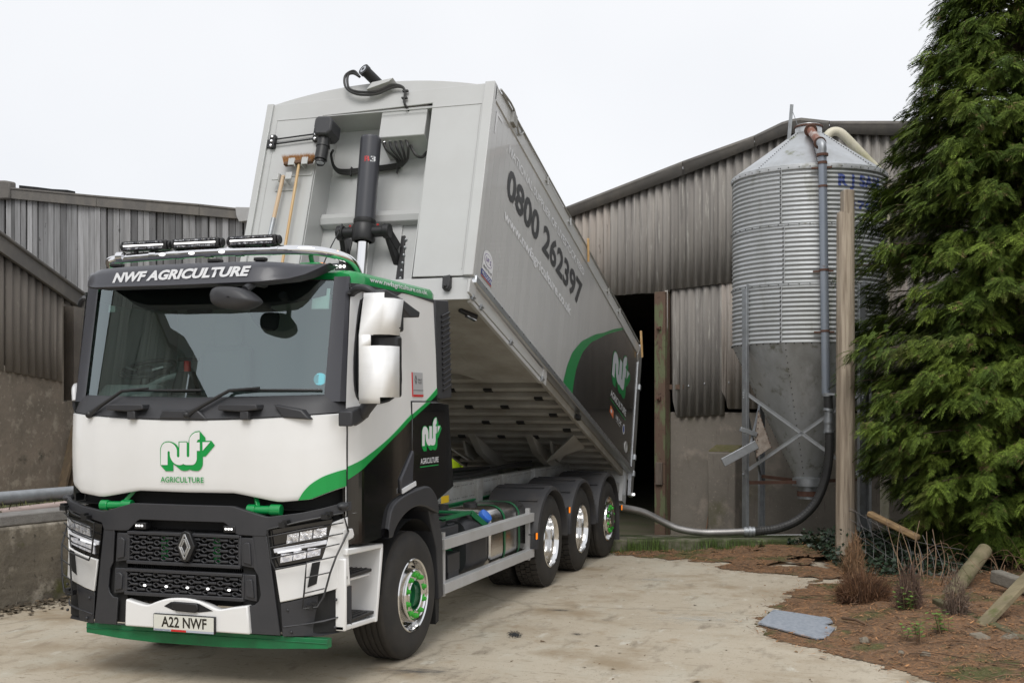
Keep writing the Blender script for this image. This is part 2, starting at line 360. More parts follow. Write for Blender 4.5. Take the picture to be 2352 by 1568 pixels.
# bits of straw, leaf and grit on the concrete
m_bits = mat('yard_bits', (.13,.085,.045), .95, island=.7)
b = MB()
for i in range(620):
    D = random.uniform(7.2, 16); X = random.uniform(-4.5, 3.6)*D/12; p = CW(X, D, .004)
    if inside(p.x, p.y) > 0: continue
    if -1.3 < p.x < 1.3 and p.y > 0: continue
    a = random.uniform(0, 2*PI); L = random.uniform(.006, .035)*(1 if random.random() < .9 else 2); w = L*random.uniform(.12, .6)
    u = Vector((math.cos(a), math.sin(a), .15))*L; s = Vector((-math.sin(a), math.cos(a), .1))*w; b.add([p-s, p+s*.6+u*.3, p+u, p-s*.8+u*.6], [(0,1,2,3)])
stuff(b.obj('yard_grit', [m_bits], smooth=0))
def stain(name, px, py, rx, ry, rot, col, dens):
    m = bpy.data.materials.new(name); m.use_nodes = True; n_ = m.node_tree; L = n_.links; p = n_.nodes['Principled BSDF']; p.inputs['Base Color'].default_value = (*col, 1); p.inputs['Roughness'].default_value = .6
    t = n_.nodes.new('ShaderNodeTexCoord'); g = n_.nodes.new('ShaderNodeTexGradient'); g.gradient_type = 'SPHERICAL'; L.new(t.outputs['Object'], g.inputs[0])
    z = n_.nodes.new('ShaderNodeTexNoise'); z.inputs['Scale'].default_value = 5; z.inputs['Detail'].default_value = 6; L.new(t.outputs['Object'], z.inputs['Vector'])
    a = n_.nodes.new('ShaderNodeMath'); a.operation = 'MULTIPLY_ADD'; a.inputs[1].default_value = 2.6; a.inputs[2].default_value = -1.55; L.new(z.outputs[0], a.inputs[0])
    s = n_.nodes.new('ShaderNodeMath'); s.operation = 'ADD'; L.new(a.outputs[0], s.inputs[0]); L.new(g.outputs['Fac'], s.inputs[1])
    q = n_.nodes.new('ShaderNodeMath'); q.operation = 'MULTIPLY'; q.use_clamp = True; L.new(s.outputs[0], q.inputs[0]); L.new(g.outputs['Fac'], q.inputs[1])
    w = n_.nodes.new('ShaderNodeMath'); w.operation = 'MULTIPLY'; w.use_clamp = True; w.inputs[1].default_value = dens; L.new(q.outputs[0], w.inputs[0]); L.new(w.outputs[0], p.inputs['Alpha'])
    b = MB(); b.add([(math.cos(2*PI*i/24), math.sin(2*PI*i/24), 0) for i in range(24)], [tuple(range(24))]); o = b.obj(name, [m], smooth=0); struct(o)
    c = at(px, py, 'z', .004); o.location = c; o.scale = (rx, ry, 1); o.rotation_euler = (0, 0, rot); return o
stain('stained_ground', 1182, 1456, .10, .26, .35, (.018,.02,.022), 3.5)
stain('stained_ground', 1285, 1400, .25, .14, .2, (.05,.05,.05), .8); stain('stained_ground', 1325, 1455, .10, .12, 0, (.03,.03,.03), 1.0)
stain('stained_ground', 960, 1540, .6, .25, .3, (.10,.10,.10), .8); stain('stained_ground', 1500, 1330, .5, .35, .3, (.55,.53,.46), .7); stain('stained_ground', 1600, 1420, .8, .5, .3, (.55,.54,.48), .6)
# =================================================================== TRUCK: cab
truck = thing('tipper_truck', 'white, green and black eight-wheel tipper truck with its grey body raised', 'truck')
BH = [(0,0),(.4,.008),(.8,.04),(1.0,.085),(1.1,.14),(1.17,.21),(1.22,.30),(1.25,.42)]
BB = [(0,-.05),(.6,-.03),(.9,.02),(1.1,.09),(1.18,.16),(1.22,.25),(1.235,.40)]
def fh(x, z, e=0): return Vector((x, lerp(BH, abs(x))-e, z))
def fb(x, z, e=0): return Vector((x, lerp(BB, abs(x))-e, z))
def sd_(y, z, e=0, s=1):
    t = min(1, max(0, (z-2.0)/1.0)); yy = y-.13*t*max(0, 1-(y-.25)/.6)
    return Vector((s*(lerp([(.25,1.196),(.3,1.22),(.36,1.238),(.42,1.25),(9,1.25)], yy)-.033*t+e), y, z))
def dense(pts, d=.08):
    out = []
    for (a, b), (c, e) in zip(pts, pts[1:]+pts[:1]):
        n = max(1, int(math.hypot(c-a, e-b)/d))
        out += [(a+(c-a)*i/n, b+(e-b)*i/n) for i in range(n)]
    return out
def curve2(pts, k=6): return [(p.x, p.y) for p in smoothline([(a, b, 0) for a, b in pts], k)]
def surf(b, fn, pts, th, e0=0):
    """panel of thickness th lying on a mapped surface"""
    n = len(pts)
    b.add([fn(p, q, e0+th) for p, q in pts]+[fn(p, q, e0-.004) for p, q in pts], [tuple(range(n))]+[(i, n+i, n+(i+1) % n, (i+1) % n) for i in range(n)]); return b
def strips(b, fn, x0, x1, lo, hi, th, n=24, e0=0):
    """curved panel between lower and upper edge tables, proud by th"""
    for i in range(n):
        a = x0+(x1-x0)*i/n; c = x0+(x1-x0)*(i+1)/n
        la, lc, ha, hc = lo(a), lo(c), hi(a), hi(c)
        b.add([fn(a, la, e0+th), fn(c, lc, e0+th), fn(c, hc, e0+th), fn(a, ha, e0+th), fn(a, la, e0-.03), fn(c, lc, e0-.03), fn(c, hc, e0-.03), fn(a, ha, e0-.03)],
              [(0,1,2,3), (0,4,5,1), (3,2,6,7)]+([(0,3,7,4)] if i == 0 else [])+([(1,5,6,2)] if i == n-1 else []))
    return b
def merged(b, name, mats, parent, bevel=0, smooth=40, **kw):
    o = b.obj(name, mats, parent, bevel, smooth, **kw)
    bm = bmesh.new(); bm.from_mesh(o.data); bmesh.ops.remove_doubles(bm, verts=bm.verts, dist=1e-4); bmesh.ops.recalc_face_normals(bm, faces=bm.faces); bm.to_mesh(o.data); bm.free()
    if smooth: o.data.shade_smooth(); o.data.set_sharp_from_angle(angle=math.radians(smooth))
    return o
# --- cab shell
b = MB()
ys = [.25,.27,.3,.33,.36,.42,.6,.9,1.3,1.92]
zs = [1.28,1.6,2.0,2.2,2.4,2.6,2.8,3.0]
for s in (1, -1):
    rows = [[sd_(max(y, .25+.13*min(1, max(0, (z-2))/1.0)) if y == .25 else y+(.13*min(1, max(0, z-2)) if y < .42 else 0), z, 0, s) for y in ys] for z in zs]
    b.grid(rows)
b.add([(-1.24,1.92,1.25),(1.24,1.92,1.25),(1.217,1.92,3.0),(-1.217,1.92,3.0)], [(0,1,2,3)])
b.add([(-1.24,.3,1.3),(1.24,.3,1.3),(1.24,1.92,1.3),(-1.24,1.92,1.3)], [(0,1,2,3)])
cab = b.obj('cab', [m_white], truck)
# --- roof
b = MB()
sec = [(-1.222,3.0),(-1.225,3.05),(-1.205,3.085),(-1.15,3.10),(-.6,3.125),(0,3.13),(.6,3.125),(1.15,3.10),(1.205,3.085),(1.225,3.05),(1.222,3.0)]
rows = []
for y, k, dz in ((.40,.955,-.02),(.44,.985,.0),(.55,1,0),(1.85,1,0),(1.905,.995,-.01),(1.925,.98,-.04)):
    rows.append([(x*k if abs(x) > 1 else x, y, max(3.0, z+dz)) for x, z in sec])
b.grid(rows); b.add(rows[-1], [tuple(range(len(sec)))]); b.add(rows[0], [tuple(range(len(sec)))])
roof = merged(b, 'roof', [m_green], cab)
lettering('www.nwfagriculture.co.uk', 1.14, .052, lambda a, h: (1.2295 if h < .02 else 1.2295-(h-.02)*.25, .60+a, 3.016+h), m_decal_w, cab, bold=.012)
b = MB()
for s in (1, -1):
    surf(b, lambda y, z, e=0: sd_(y, z, e, s), dense([(.37,2.965),(1.10,2.960),(1.24,3.006),(1.92,2.972),(1.92,2.999),(.37,2.999)]), .006)
b.obj('roof_trim', [m_plast], cab, isl=True)
# --- windscreen, pillars, cowl
def wsy(x, z, e=0): return Vector((x, .105+.16*(z-2.15)/.88+lerp(BH, abs(x))-e, z))
xs = [-1.07+2.14*i/16 for i in range(17)]
b = MB(); b.grid([[wsy(x, z) for x in xs] for z in (2.14, 2.45, 2.75, 3.02)])
ws = b.obj('windscreen', [m_glass], cab)
b = MB()
strips(b, wsy, -1.05, 1.05, lambda x: 2.82+.09*abs(x)**3, lambda x: 3.03, -.006, 20)
b.obj('windscreen_band', [m_matte], ws)
b = MB()
for s in (1, -1):
    rows = []
    for z in (2.12, 2.4, 2.7, 3.05):
        t = (z-2.0)/1.0; a = wsy(s*1.045, z, .012); c = wsy(s*1.075, z, .016); d = Vector((s*(1.196-.033*t), .25+.13*t, z)); m_ = (c*.45+d*.55)+Vector((s*.02, -.012, 0))
        rows.append([a, c, m_, d, d+Vector((0, .02, 0))])
    b.grid(rows)
b.obj('windscreen_pillar', [m_visor], cab, isl=True)
for px, pz, w, h in ((-.87,2.88,.075,.11),(-.20,2.91,.13,.09),(.955,2.885,.125,.155)):
    b = MB(); strips(b, wsy, px-w/2, px+w/2, lambda x: pz-h/2, lambda x: pz+h/2, -.008, 2, -.002); b.obj('paper_permit', [m_paper], ws)
b = MB(); pts = [(1.0+.045*math.cos(t), 2.285+.045*math.sin(t)) for t in [2*PI*i/18 for i in range(18)]]; surf(b, wsy, pts, .002, -.008)
b.obj('tax_disc', [mat('blue_disc', (.18,.55,.65), .4)], ws)
b = MB()
top = lambda x: 2.15+.02*abs(x); bot = lambda x: 1.978+.055*(abs(x)/1.19)**2
def cw(x, z, e=0): k = max(0, min(1, (z-1.98)/.18)); return Vector((x, lerp(BH, abs(x))+.11*k-e, z))
zr = [0, .08, .5, .9, 1]
xr = [-1.2+2.4*i/30 for i in range(31)]
b.grid([[cw(x, bot(x)+(top(x)-bot(x))*t, (.018 if 0 < t < 1 else 0)+(.0 if t else -.02)) for x in xr] for t in zr])
cowl = b.obj('cowl', [m_plast], cab)
for s, x in ((1,-.51),(1,.46)):
    b = MB(); b.prism([(x-.16,2.10),(x+.16,2.098),(x+.165,2.062),(x+.05,2.045),(x-.16,2.055)], 'y', -.035, .08); b.bx(x+.02,x+.09,-.03,.05,1.985,2.05); b.obj('grab_handle', [m_plast], cowl, .008)
b = MB(); b.prism([(-.22,1.99),(-.19,2.06),(.12,2.055),(.20,1.985)], 'y', -.015, .08); b.prism([(.72,2.10),(.95,2.06),(1.02,1.99),(.80,2.0)], 'y', .03, .2); b.obj('cowl_panel', [m_plast], cowl, .012, isl=True)
for x0, z0, x1, z1, x2 in ((-.88,2.02,-.62,2.20,.08),(.03,2.02,.33,2.20,1.03)):
    b = MB(); p0 = cw(x0, z0, .045); p1 = wsy(x1, z1, .05); p2 = wsy(x2, z1+.015, .03); p15 = wsy((x1+x2)/2-.1, z1+.02, .055)
    b.tube([p0-Vector((0,0,.02)), p0, p0*.6+p1*.4+Vector((0,-.012,0)), p1, p15], [.022,.022,.016,.013,.009], 8); b.sphere(p0, .03)
    w = b.obj('wiper', [m_blk], cowl)
    b = MB(); q = [wsy(x1-.02+(x2-x1+.02)*i/6, z1+.004, .022) for i in range(7)]; b.tube(q, .010, 6); b.obj('wiper_blade', [m_blk], cowl)
# --- visor above the windscreen
b = MB()
vx = [0,.2,.4,.6,.7,.78,.86,.94,1.0,1.05]
lowz = [(0,2.958),(.45,2.962),(.72,2.966),(.86,2.992),(.97,3.045),(1.05,3.13)]
midz = [(0,3.0),(.7,3.005),(.86,3.03),(.97,3.06),(1.05,3.14)]
upz = [(0,3.145),(.6,3.142),(.86,3.128),(1.05,3.146)]
xv = [-x for x in vx[:0:-1]]+vx
bow = lambda x: lerp([(0,0),(.4,.01),(.7,.04),(.78,.075),(.86,.15),(.94,.25),(1.0,.33),(1.05,.42)], abs(x))
rows = [[(x, .02+bow(x), lerp(lowz, abs(x))+.004) for x in xv], [(x, -.15+bow(x)*1.05, lerp(lowz, abs(x))) for x in xv], [(x, -.165+bow(x)*1.05, lerp(lowz, abs(x))+.012) for x in xv],
        [(x, -.145+bow(x), lerp(midz, abs(x))) for x in xv], [(x, -.125+bow(x), (lerp(midz, abs(x))*.45+lerp(upz, abs(x))*.55)) for x in xv], [(x, -.07+bow(x), lerp(upz, abs(x))-.012) for x in xv], [(x, .0+bow(x), lerp(upz, abs(x))) for x in xv], [(x, .3+bow(x)*.3, lerp(upz, abs(x))+.012) for x in xv]]
b.grid(rows); visor = b.obj('sun_visor', [m_visor], cab, smooth=50)
visor['label'] = 'dark grey sun visor lettered NWF AGRICULTURE'
lettering('NWF AGRICULTURE', 1.17, .076, lambda a, h: (-.55+a, -.1385+bow(-.55+a)+.015*h/.076-.0085, 3.006+h+.012*a), m_decal_w, visor, bold=.045, shear=.28)
b = MB()
for x, w in ((-.62,.10),(.25,.09),(.62,.09)): b.bx(x-w/2, x+w/2, -.03+bow(x), .06, 3.142, 3.17)
b.obj('marker_bracket', [m_blk], visor, .008, isl=True)
# outside mirror in front of the visor (kerb mirror)
b = MB()
prof = [(-.19,2.885),(-.165,2.93),(-.10,2.942),(.06,2.925),(.175,2.85),(.17,2.81),(.06,2.772),(-.08,2.785),(-.17,2.82)]
P = curve2([(p[0]+.535, p[1]) for p in prof]+[(prof[0][0]+.535, prof[0][1])], 4)[:-1]
cx, cz = .535, 2.86
b.grid([[(cx+(x-cx)*k, y, cz+(z-cz)*k) for x, z in P] for k, y in ((.05,-.27),(.6,-.265),(.9,-.24),(1.0,-.20),(1.0,-.12),(.94,-.09))], True); b.add([(cx+(x-cx)*.94, -.09, cz+(z-cz)*.94) for x, z in P], [tuple(range(len(P)))])
kerbm = b.obj('kerb_mirror', [m_plast], cab, smooth=60)
b = MB(); b.tube([(.60,.12,2.99),(.62,-.05,2.98),(.60,-.15,2.92)], [.035,.03,.03], 8); b.obj('mirror_arm', [m_plast], kerbm)
# --- hood panel
hb = [(0,1.445),(.40,1.448),(.46,1.44),(.74,1.392),(.80,1.392),(1.0,1.412),(1.09,1.452),(1.2,1.50)]
b = MB()
xr = [-1.2+2.4*i/48 for i in range(49)]
def hz(x, t): return lerp(hb, abs(x))*(1-t)+(1.985+.05*(abs(x)/1.19)**2)*t
rows = [[fh(x, hz(x, 0)+.01, -.05) for x in xr], [fh(x, hz(x, 0), -.012) for x in xr]]+[[fh(x, hz(x, t), .012*math.sin(PI*t)+(.0 if t > .02 else -.003)) for x in xr] for t in (.02,.06,.2,.4,.6,.8,.94,.985)]+[[fh(x, hz(x, 1), -.02) for x in xr]]
b.grid(rows)
hood = b.obj('front_panel', [m_white], cab, smooth=50)
hood['label'] = 'white front panel with the green emblem'
def hmap(x, z, e=0): return fh(x, z, .0135+e)
LG = [(172,600),(180,540),(210,470),(260,415),(330,388),(400,383),(480,400),(560,440),(620,490),(655,550),(655,393),(865,393),(908,435),(915,400),(918,350),(945,270),(1000,195),(1090,145),(1190,133),(1335,305),(1335,385),(1485,385),(1572,500),(1340,775),(1272,780),(1272,980),(1250,1040),(1210,1100),(1160,1130),(1100,1138),(1010,1125),(940,1100),(880,1125),(800,1135),(730,1120),(690,1095),(600,1020),(518,960),(518,1138),(318,1138),(178,985)]
LW = [(195,982),(195,600),(205,545),(235,475),(290,425),(360,408),(430,410),(500,440),(560,490),(600,550),(618,610),(618,760),(630,785),(650,792),(672,785),(683,760),(683,412),(868,412),(872,430),(872,760),(885,783),(905,790),(928,780),(938,755),(938,340),(955,290),(1010,220),(1080,175),(1195,158),(1195,345),(1165,348),(1135,375),(1122,412),(1122,420),(1200,420),(1200,632),(1125,632),(1125,840),(1110,900),(1080,950),(1040,978),(1000,985),(850,985),(815,975),(783,955),(740,980),(680,988),(620,978),(560,950),(510,905),(465,840),(440,770),(432,720),(432,660),(425,640),(402,632),(380,640),(373,660),(373,982)]
LT = [(1268,415),(1460,415),(1270,632)]
def logo(fn, x0, z0, w, h, mats, parent, sl=0):
    q = lambda L: [(x0+(p-172)/1400*w, z0+(1138-r)/1005*h+sl*(p-172)/1400) for p, r in L]
    return flat([(q(LG), 0, .002), (q(LW), 1, .0045), (q(LT), 1, .0045)], fn, mats, parent, 'emblem_print')
logo(hmap, -.208, 1.600, .47, .296, [m_decal_g, m_white], hood, .01)
lettering('AGRICULTURE', .372, .042, lambda a, h: hmap(-.203+a, 1.517+h+.006*a, .004), m_decal_g, hood, bold=.012)
b = MB(); st = curve2([(.915,1.404),(.955,1.47),(1.02,1.535),(1.10,1.585),(1.199,1.625)])
low = [(1.199,1.502),(1.09,1.455),(1.0,1.416)]
strips(b, lambda x, z, e=0: hmap(x, z, e-.004), .915, 1.199, lambda x: lerp(hb, x)+.002, lambda x: lerp(st, x), .006, 20); b.obj('green_flash', [m_decal_g], hood)
# dark bay behind the gap, hinge arms
b = MB(); b.grid([[fh(x, z, -.14) for x in xr[::4]] for z in (1.2, 1.6)]); b.add([fh(x, 1.33, -.0) for x in (-1.1, -.5, .5, 1.1)]+[(1.1,.9,1.33),(-1.1,.9,1.33)], [(0,1,2,3,4,5)]); b.obj('engine_bay', [m_matte], cab)
for s in (-1, 1):
    b = MB(); x = s*.64; b.tube([(x-.12,.05,1.325),(x+.12,.06,1.33)], .032, 12); b.tube([(x-.135,.05,1.325),(x-.07,.052,1.325)], .042, 12); b.tube([(x+.05,.055,1.33),(x+.135,.06,1.33)], .042, 12)
    b.beam((x-s*.06,.06,1.35),(x-s*.12,.12,1.45),.03,.03); b.obj('hood_hinge', [m_green], cab, .004)
# --- bumper
bump = MB()
ft = [(0,1.357),(.43,1.357),(.70,1.284),(.95,1.318),(1.1,1.352),(1.2,1.383),(1.24,1.39)]
flo = [(0,1.238),(.37,1.238),(.47,1.150),(.70,1.146),(.715,1.20),(1.14,1.285),(1.21,1.322),(1.24,1.33)]
strips(bump, fb, -1.235, 1.235, lambda x: lerp(flo, abs(x)), lambda x: lerp(ft, abs(x)), .012, 96)
for s in (1, -1):
    f = lambda x, z, e=0: fb(s*x, z, e)
    surf(bump, f, [(.475,1.148),(.595,1.148),(.592,1.128),(.605,.91),(.635,.86),(.655,.72),(.64,.675),(.605,.645),(.56,.640),(.575,.437),(.80,.432),(.70,1.148)], .010)
bumper = merged(bump, 'bumper', [m_plast], truck, .006)
for s in (1, -1):
    b = MB(); strips(b, lambda x, z, e=0: fb(s*x, z, e), .50, 1.20, lambda x: .45, lambda x: 1.26, -.03, 16); b.obj('bumper_backing', [m_matte], bumper)
for s in (1, -1):
    b = MB(); f = lambda x, z, e=0: fb(s*x, z, e)
    surf(b, f, dense([(.80,.662),(1.0,.708),(1.224,.772),(1.224,.445),(1.1,.432),(.815,.424)], .1), .004)
    for x, z in ((.856,.616),(1.17,.686),(1.164,.486),(.882,.459)): b.sphere(f(x, z, .004), .012, 8, 5)
    surf(b, f, dense([(.82,.50),(1.0,.525),(1.2,.565),(1.2,.555),(1.0,.513),(.82,.488)], .1), .009)
    merged(b, 'corner_panel', [m_plast], bumper, .004)
b = MB()   # white lower bumper with its shaped top edge and slot
wp = curve2([(-.47,.642),(-.37,.618),(-.28,.606),(-.20,.634),(-.10,.662),(0.03,.672),(.14,.662),(.24,.634),(.33,.606),(.44,.625),(.57,.646)], 4)
b.prism(wp+[(.588,.437),(-.478,.437)], 'y', -.072, .0)
lowb = b.obj('lower_bumper', [m_white], bumper, .012)
b = MB(); b.prism([(-.13,.606),(-.07,.640),(.17,.638),(.285,.592),(.17,.575),(-.05,.580)], 'y', -.076, -.06); b.obj('bumper_slot', [m_matte], lowb)
b = MB(); b.prism([(-.055,.645),(.165,.642),(.172,.595),(.15,.572),(-.02,.576),(-.055,.60)], 'y', -.095, -.06); b.obj('towing_cover', [m_blk], lowb, .01)
for s in (1, -1):
    b = MB(); f = lambda x, z, e=0: fb(s*x, z, e)
    surf(b, f, dense([(.762,.915),(.80,.670),(1.0,.715),(1.222,.777),(1.216,1.28),(1.15,1.246),(1.118,1.08),(1.094,.988),(1.028,.966),(.9,.94)], .09), .014)
    surf(b, f, [(1.205,1.19),(1.225,1.19),(1.232,1.12),(1.205,1.10)], .03)
    surr = merged(b, 'headlamp_surround', [m_white], bumper, .008)
for s in (1, -1):
    f = lambda x, z, e=0: fb(s*x, z, e)
    b = MB(); surf(b, f, [(1.028,.959),(1.084,.97),(1.058,.808),(.997,.781)], .002, .014); b.obj('air_slot', [m_matte], surr)
    b = MB(); surf(b, f, dense([(.725,1.19),(1.15,1.268),(1.125,1.08),(1.095,.99),(.765,.925),(.735,1.1)], .1), .001); hl = b.obj('headlight', [m_blackp], bumper)
    for k in range(3):
        x = .845+.092*k; z = 1.088+.018*k
        b = MB(); surf(b, f, [(x,z),(x+.085,z+.016),(x+.09,z+.088),(x+.008,z+.072)], .006, .001); b.obj('reflector', [m_lens2], hl)
        x = .80+.095*k; z = .955+.02*k
        b = MB(); surf(b, f, [(x,z),(x+.085,z+.018),(x+.092,z+.070),(x+.005,z+.068)], .006, .001); b.obj('reflector', [m_beam], hl)
    b = MB(); surf(b, f, dense([(.758,1.026),(1.118,1.092),(1.12,1.122),(.752,1.056)], .08), .014); b.obj('day_light', [m_drl], hl, .004)
    b = MB(); surf(b, f, dense([(.785,1.036),(.95,1.066),(.95,1.050),(.785,1.024)], .08), .017); b.obj('lit_strip', [m_dim], hl)
    b = MB()   # wire guard
    G = [(.739,1.202),(.98,1.262),(1.217,1.313),(1.226,1.172),(1.191,1.006),(1.163,.891),(1.127,.722),(1.09,.652),(.991,.639),(1.005,.80),(1.016,.962),(.797,.917),(.766,.985)]
    b.tube([f(x, z, .075) for x, z in G], .0075, 6, closed=True)
    for a in ([(.749,1.15),(.98,1.20),(1.218,1.243)],[(.756,1.071),(.98,1.12),(1.217,1.166)],[(.763,.995),(.98,1.04),(1.203,1.093)],[(1.016,.966),(1.191,1.006)],[(1.01,.86),(1.16,.894)],[(.998,.748),(1.132,.781)]): b.tube([f(x, z, .075) for x, z in a], .005, 6)
    for x, z in ((.847,1.235),(1.13,1.293),(1.038,.645)): b.box(f(x, z, .045), (.05,.07,.035)); b.box(f(x+.02, z+.02, .05), (.035,.05,.03))
    b.obj('headlight_guard', [m_blk], bumper)
    b = MB(); b.sphere(f(1.2, 1.36, .01), (.045,.05,.03), 12, 8); b.obj('corner_knob', [m_plast], bumper)
# grille
b = MB()
b.add([(-.62,.10,.60),(.62,.10,.60),(.62,.10,1.25),(-.62,.10,1.25)], [(0,1,2,3)]); b.obj('radiator_shroud', [m_matte], bumper)
b = MB()
for i in range(56): x = -.47+.95*i/55; b.bx(x-.003, x+.003, .055, .09, .64, 1.16)
stuff(b.obj('radiator_fins', [m_blk], bumper))
b = MB()
for x in (-.21, .24): b.bx(x-.03, x+.03, .05, .07, .93, 1.12)
b.obj('bonnet_catch', [m_green], bumper, isl=True)
def honey(b, x0, x1, z0, z1, nx, rows, y):
    dx = (x1-x0)/nx; dz = (z1-z0)/rows
    for r in range(rows):
        z = z0+dz*(r+.5); off = .5*(r % 2)
        for i in range(nx+1):
            x = x0+dx*(i+off)
            if x > x1+.01: continue
            a, c = max(x0, x-dx*.27), min(x1, x+dx*.27)
            if c-a > .01: b.beam((a, y-.012, z), (c, y-.012, z), .02, .017)
            for sx in (-1, 1):
                for sz in (-1, 1):
                    p = (x+sx*dx*.25, z); q = (x+sx*dx*.5, z+sz*dz*.5)
                    if x0-.005 <= min(p[0], q[0]) and max(p[0], q[0]) <= x1+.005: b.beam((p[0], y, p[1]), (q[0], y, q[1]), .02, .011)
for nm, x0, x1, z0, z1, rows in (('upper', -.455, .478, .93, 1.125, 5), ('lower', -.475, .505, .695, .845, 4)):
    b = MB(); honey(b, x0, x1, z0, z1, 8, rows, -.025)
    b.bx(x0-.012, x1+.012, -.055, .02, z1, z1+.024); b.bx(x0-.02, x1+.02, -.055, .02, z0-.026, z0); b.bx(x0-.022, x0, -.045, .02, z0-.02, z1+.02); b.bx(x1, x1+.022, -.045, .02, z0-.02, z1+.02)
    b.obj('grille', [m_plast], bumper, .004)
for s in (1, -1):
    f = lambda x, z, e=0: fb(s*x+.012, z, e)
    for z0, z1, x0 in ((.915,1.130,.0),(.675,.865,.02)):
        b = MB(); surf(b, f, [(.487+x0,z0+.01),(.597+x0*.8,z0-.005),(.582+x0,z1),(.479+x0,z1)], .006)
        surf(b, f, [(.512+x0,z0+.035),(.577+x0,z0+.02),(.562+x0,z1-.035),(.532+x0,z1-.03),(.505+x0,z1-.05)], .020)
        merged(b, 'grille_side_block', [m_plast], bumper, .006)
b = MB()  # emblem plaque on the grille
ex, ez = .055, 1.052
hexa = [(ex,ez+.118),(ex+.04,ez+.105),(ex+.082,ez+.005),(ex+.03,ez-.105),(ex,ez-.112),(ex-.03,ez-.105),(ex-.072,ez+.0),(ex-.035,ez+.105)]
b.prism(hexa, 'y', -.085, -.03); em = b.obj('grille_emblem', [m_blk], bumper, .008)
b = MB()
for a, w in ((1.0,.013),(.62,.012)):
    D = [(ex+.045*a, ez), (ex, ez+.092*a), (ex-.045*a, ez), (ex, ez-.092*a)]
    for i in range(4):
        p, q = D[i], D[(i+1) % 4]; b.beam((p[0], -.088, p[1]), (q[0], -.088, q[1]), .008, w)
b.obj('diamond_emblem', [m_alu], em, .002)
for x in (-.36, .405):
    b = MB(); b.bx(x-.045, x+.055, -.055, .02, 1.165, 1.215); fl = b.obj('flash_lamp', [m_blk], bumper, .006)
    b = MB()
    for k in range(3): b.bx(x-.030+.024*k, x-.016+.024*k, -.058, -.05, 1.185, 1.199)
    b.obj('lit_led', [m_led], fl)
for x in (-.315,-.127,.055,.229,.407):
    b = MB(); b.sphere((x,-.052,.747), (.014,.008,.009), 8, 5); b.obj('grille_led', [m_led], bumper)
b = MB(); b.prism([(-.90,.42),(-.90,.345),(-.6,.318),(-.3,.306),(.3,.308),(.7,.322),(1.16,.352),(1.16,.42)], 'y', .03, .10)
b.prism([(-.90,.385),(1.16,.393),(1.16,.387),(-.90,.379)], 'y', .022, .03); sk = b.obj('front_skirt', [m_greend], bumper, .004)
# number plate
b = MB(); b.bx(-.212, .314, -.094, -.07, .424, .552); npl = b.obj('number_plate', [m_blk], bumper, .006)
b = MB(); b.bx(-.204, .306, -.097, -.09, .443, .546); b.obj('plate_face', [mat('plate_white', (.66,.66,.60), .35)], npl)
lettering('A22 NWF', .385, .079, lambda a, h: (-.137+a, -.0985, .457+h), mat('plate_black', (.02,.017,.012), .4), npl, bold=.022)
b = MB(); b.bx(-.204, -.055, -.0975, -.09, .428, .4425); b.bx(.075, .306, -.0975, -.09, .428, .4425); b.obj('dealer_strip', [mat('strip_blue', (.42,.45,.52), .4)], npl, isl=True)
b = MB(); b.bx(-.055, .075, -.0976, -.09, .428, .4425); b.obj('dealer_strip', [m_decal_r], npl)
lettering('DIAMOND TRUCKS', .135, .0075, lambda a, h: (-.197+a, -.099, .4315+h), mat('strip_navy', (.02,.03,.1), .4), npl)
# --- cab side paint
def smap(y, z, e=0): return sd_(y, z, e)
up = curve2([(.255,1.640),(.37,1.675),(.62,1.745),(.88,1.828),(1.10,1.915),(1.339,2.015),(1.659,2.126),(1.95,2.25)], 4)
lo = curve2([(.255,1.545),(.32,1.575),(.463,1.636),(.70,1.725),(.959,1.825),(1.15,1.897),(1.339,1.976),(1.765,2.127),(1.95,2.20)], 4)
lowt = [(.25,1.075),(.5,1.06),(.80,1.075),(.845,1.20),(.93,1.27),(1.92,1.27)]
b = MB(); strips(b, smap, .256, 1.915, lambda y: lerp(lowt, y), lambda y: lerp(lo, y), .004, 44); b.obj('black_lower_paint', [m_blackp], cab)
b = MB(); strips(b, smap, .256, 1.915, lambda y: lerp(lo, y), lambda y: lerp(up, y), .006, 44); b.obj('green_stripe', [m_decal_g], cab)
# lower rear fairing (black), with print
b = MB(); b.prism([(1.345,2.118),(1.9,2.116),(2.165,2.10),(2.275,1.45),(2.285,1.364),(1.86,1.255),(1.70,1.205),(1.62,1.30),(1.58,1.40),(1.345,1.42)], 'x', 1.20, 1.258)
fair = b.obj('rear_fairing', [m_blackp], cab, .008); fair['label'] = 'black lower rear fairing with emblem'
b = MB(); w1 = [(1.347,2.117),(1.74,2.117)]+[p for p in lo[::-1] if 1.345 < p[0] < 1.74]+[(1.347,1.98)]
surf(b, lambda y, z, e=0: Vector((1.258+e, y, z)), [(1.350,2.114),(1.70,2.114),(1.350,1.983)], .003); b.obj('white_corner_paint', [m_white], fair, smooth=0)
b = MB(); surf(b, lambda y, z, e=0: Vector((1.258+e, y, z)), [(1.350,2.020),(1.63,2.114),(1.738,2.114),(1.350,1.98)], .0045); b.obj('green_stripe', [m_decal_g], fair, smooth=0)
logo(lambda y, z, e: Vector((1.2605+e, y, z)), 1.53, 1.705, .45, .285, [m_decal_g, m_decal_w], fair, 0)
lettering('AGRICULTURE', .40, .047, lambda a, h: (1.2625, 1.51+a, 1.600+h), m_decal_w, fair, bold=.012)
b = MB(); b.bx(1.258, 1.262, 1.51, 1.91, 1.572, 1.580); b.obj('green_rule', [m_decal_g], fair)
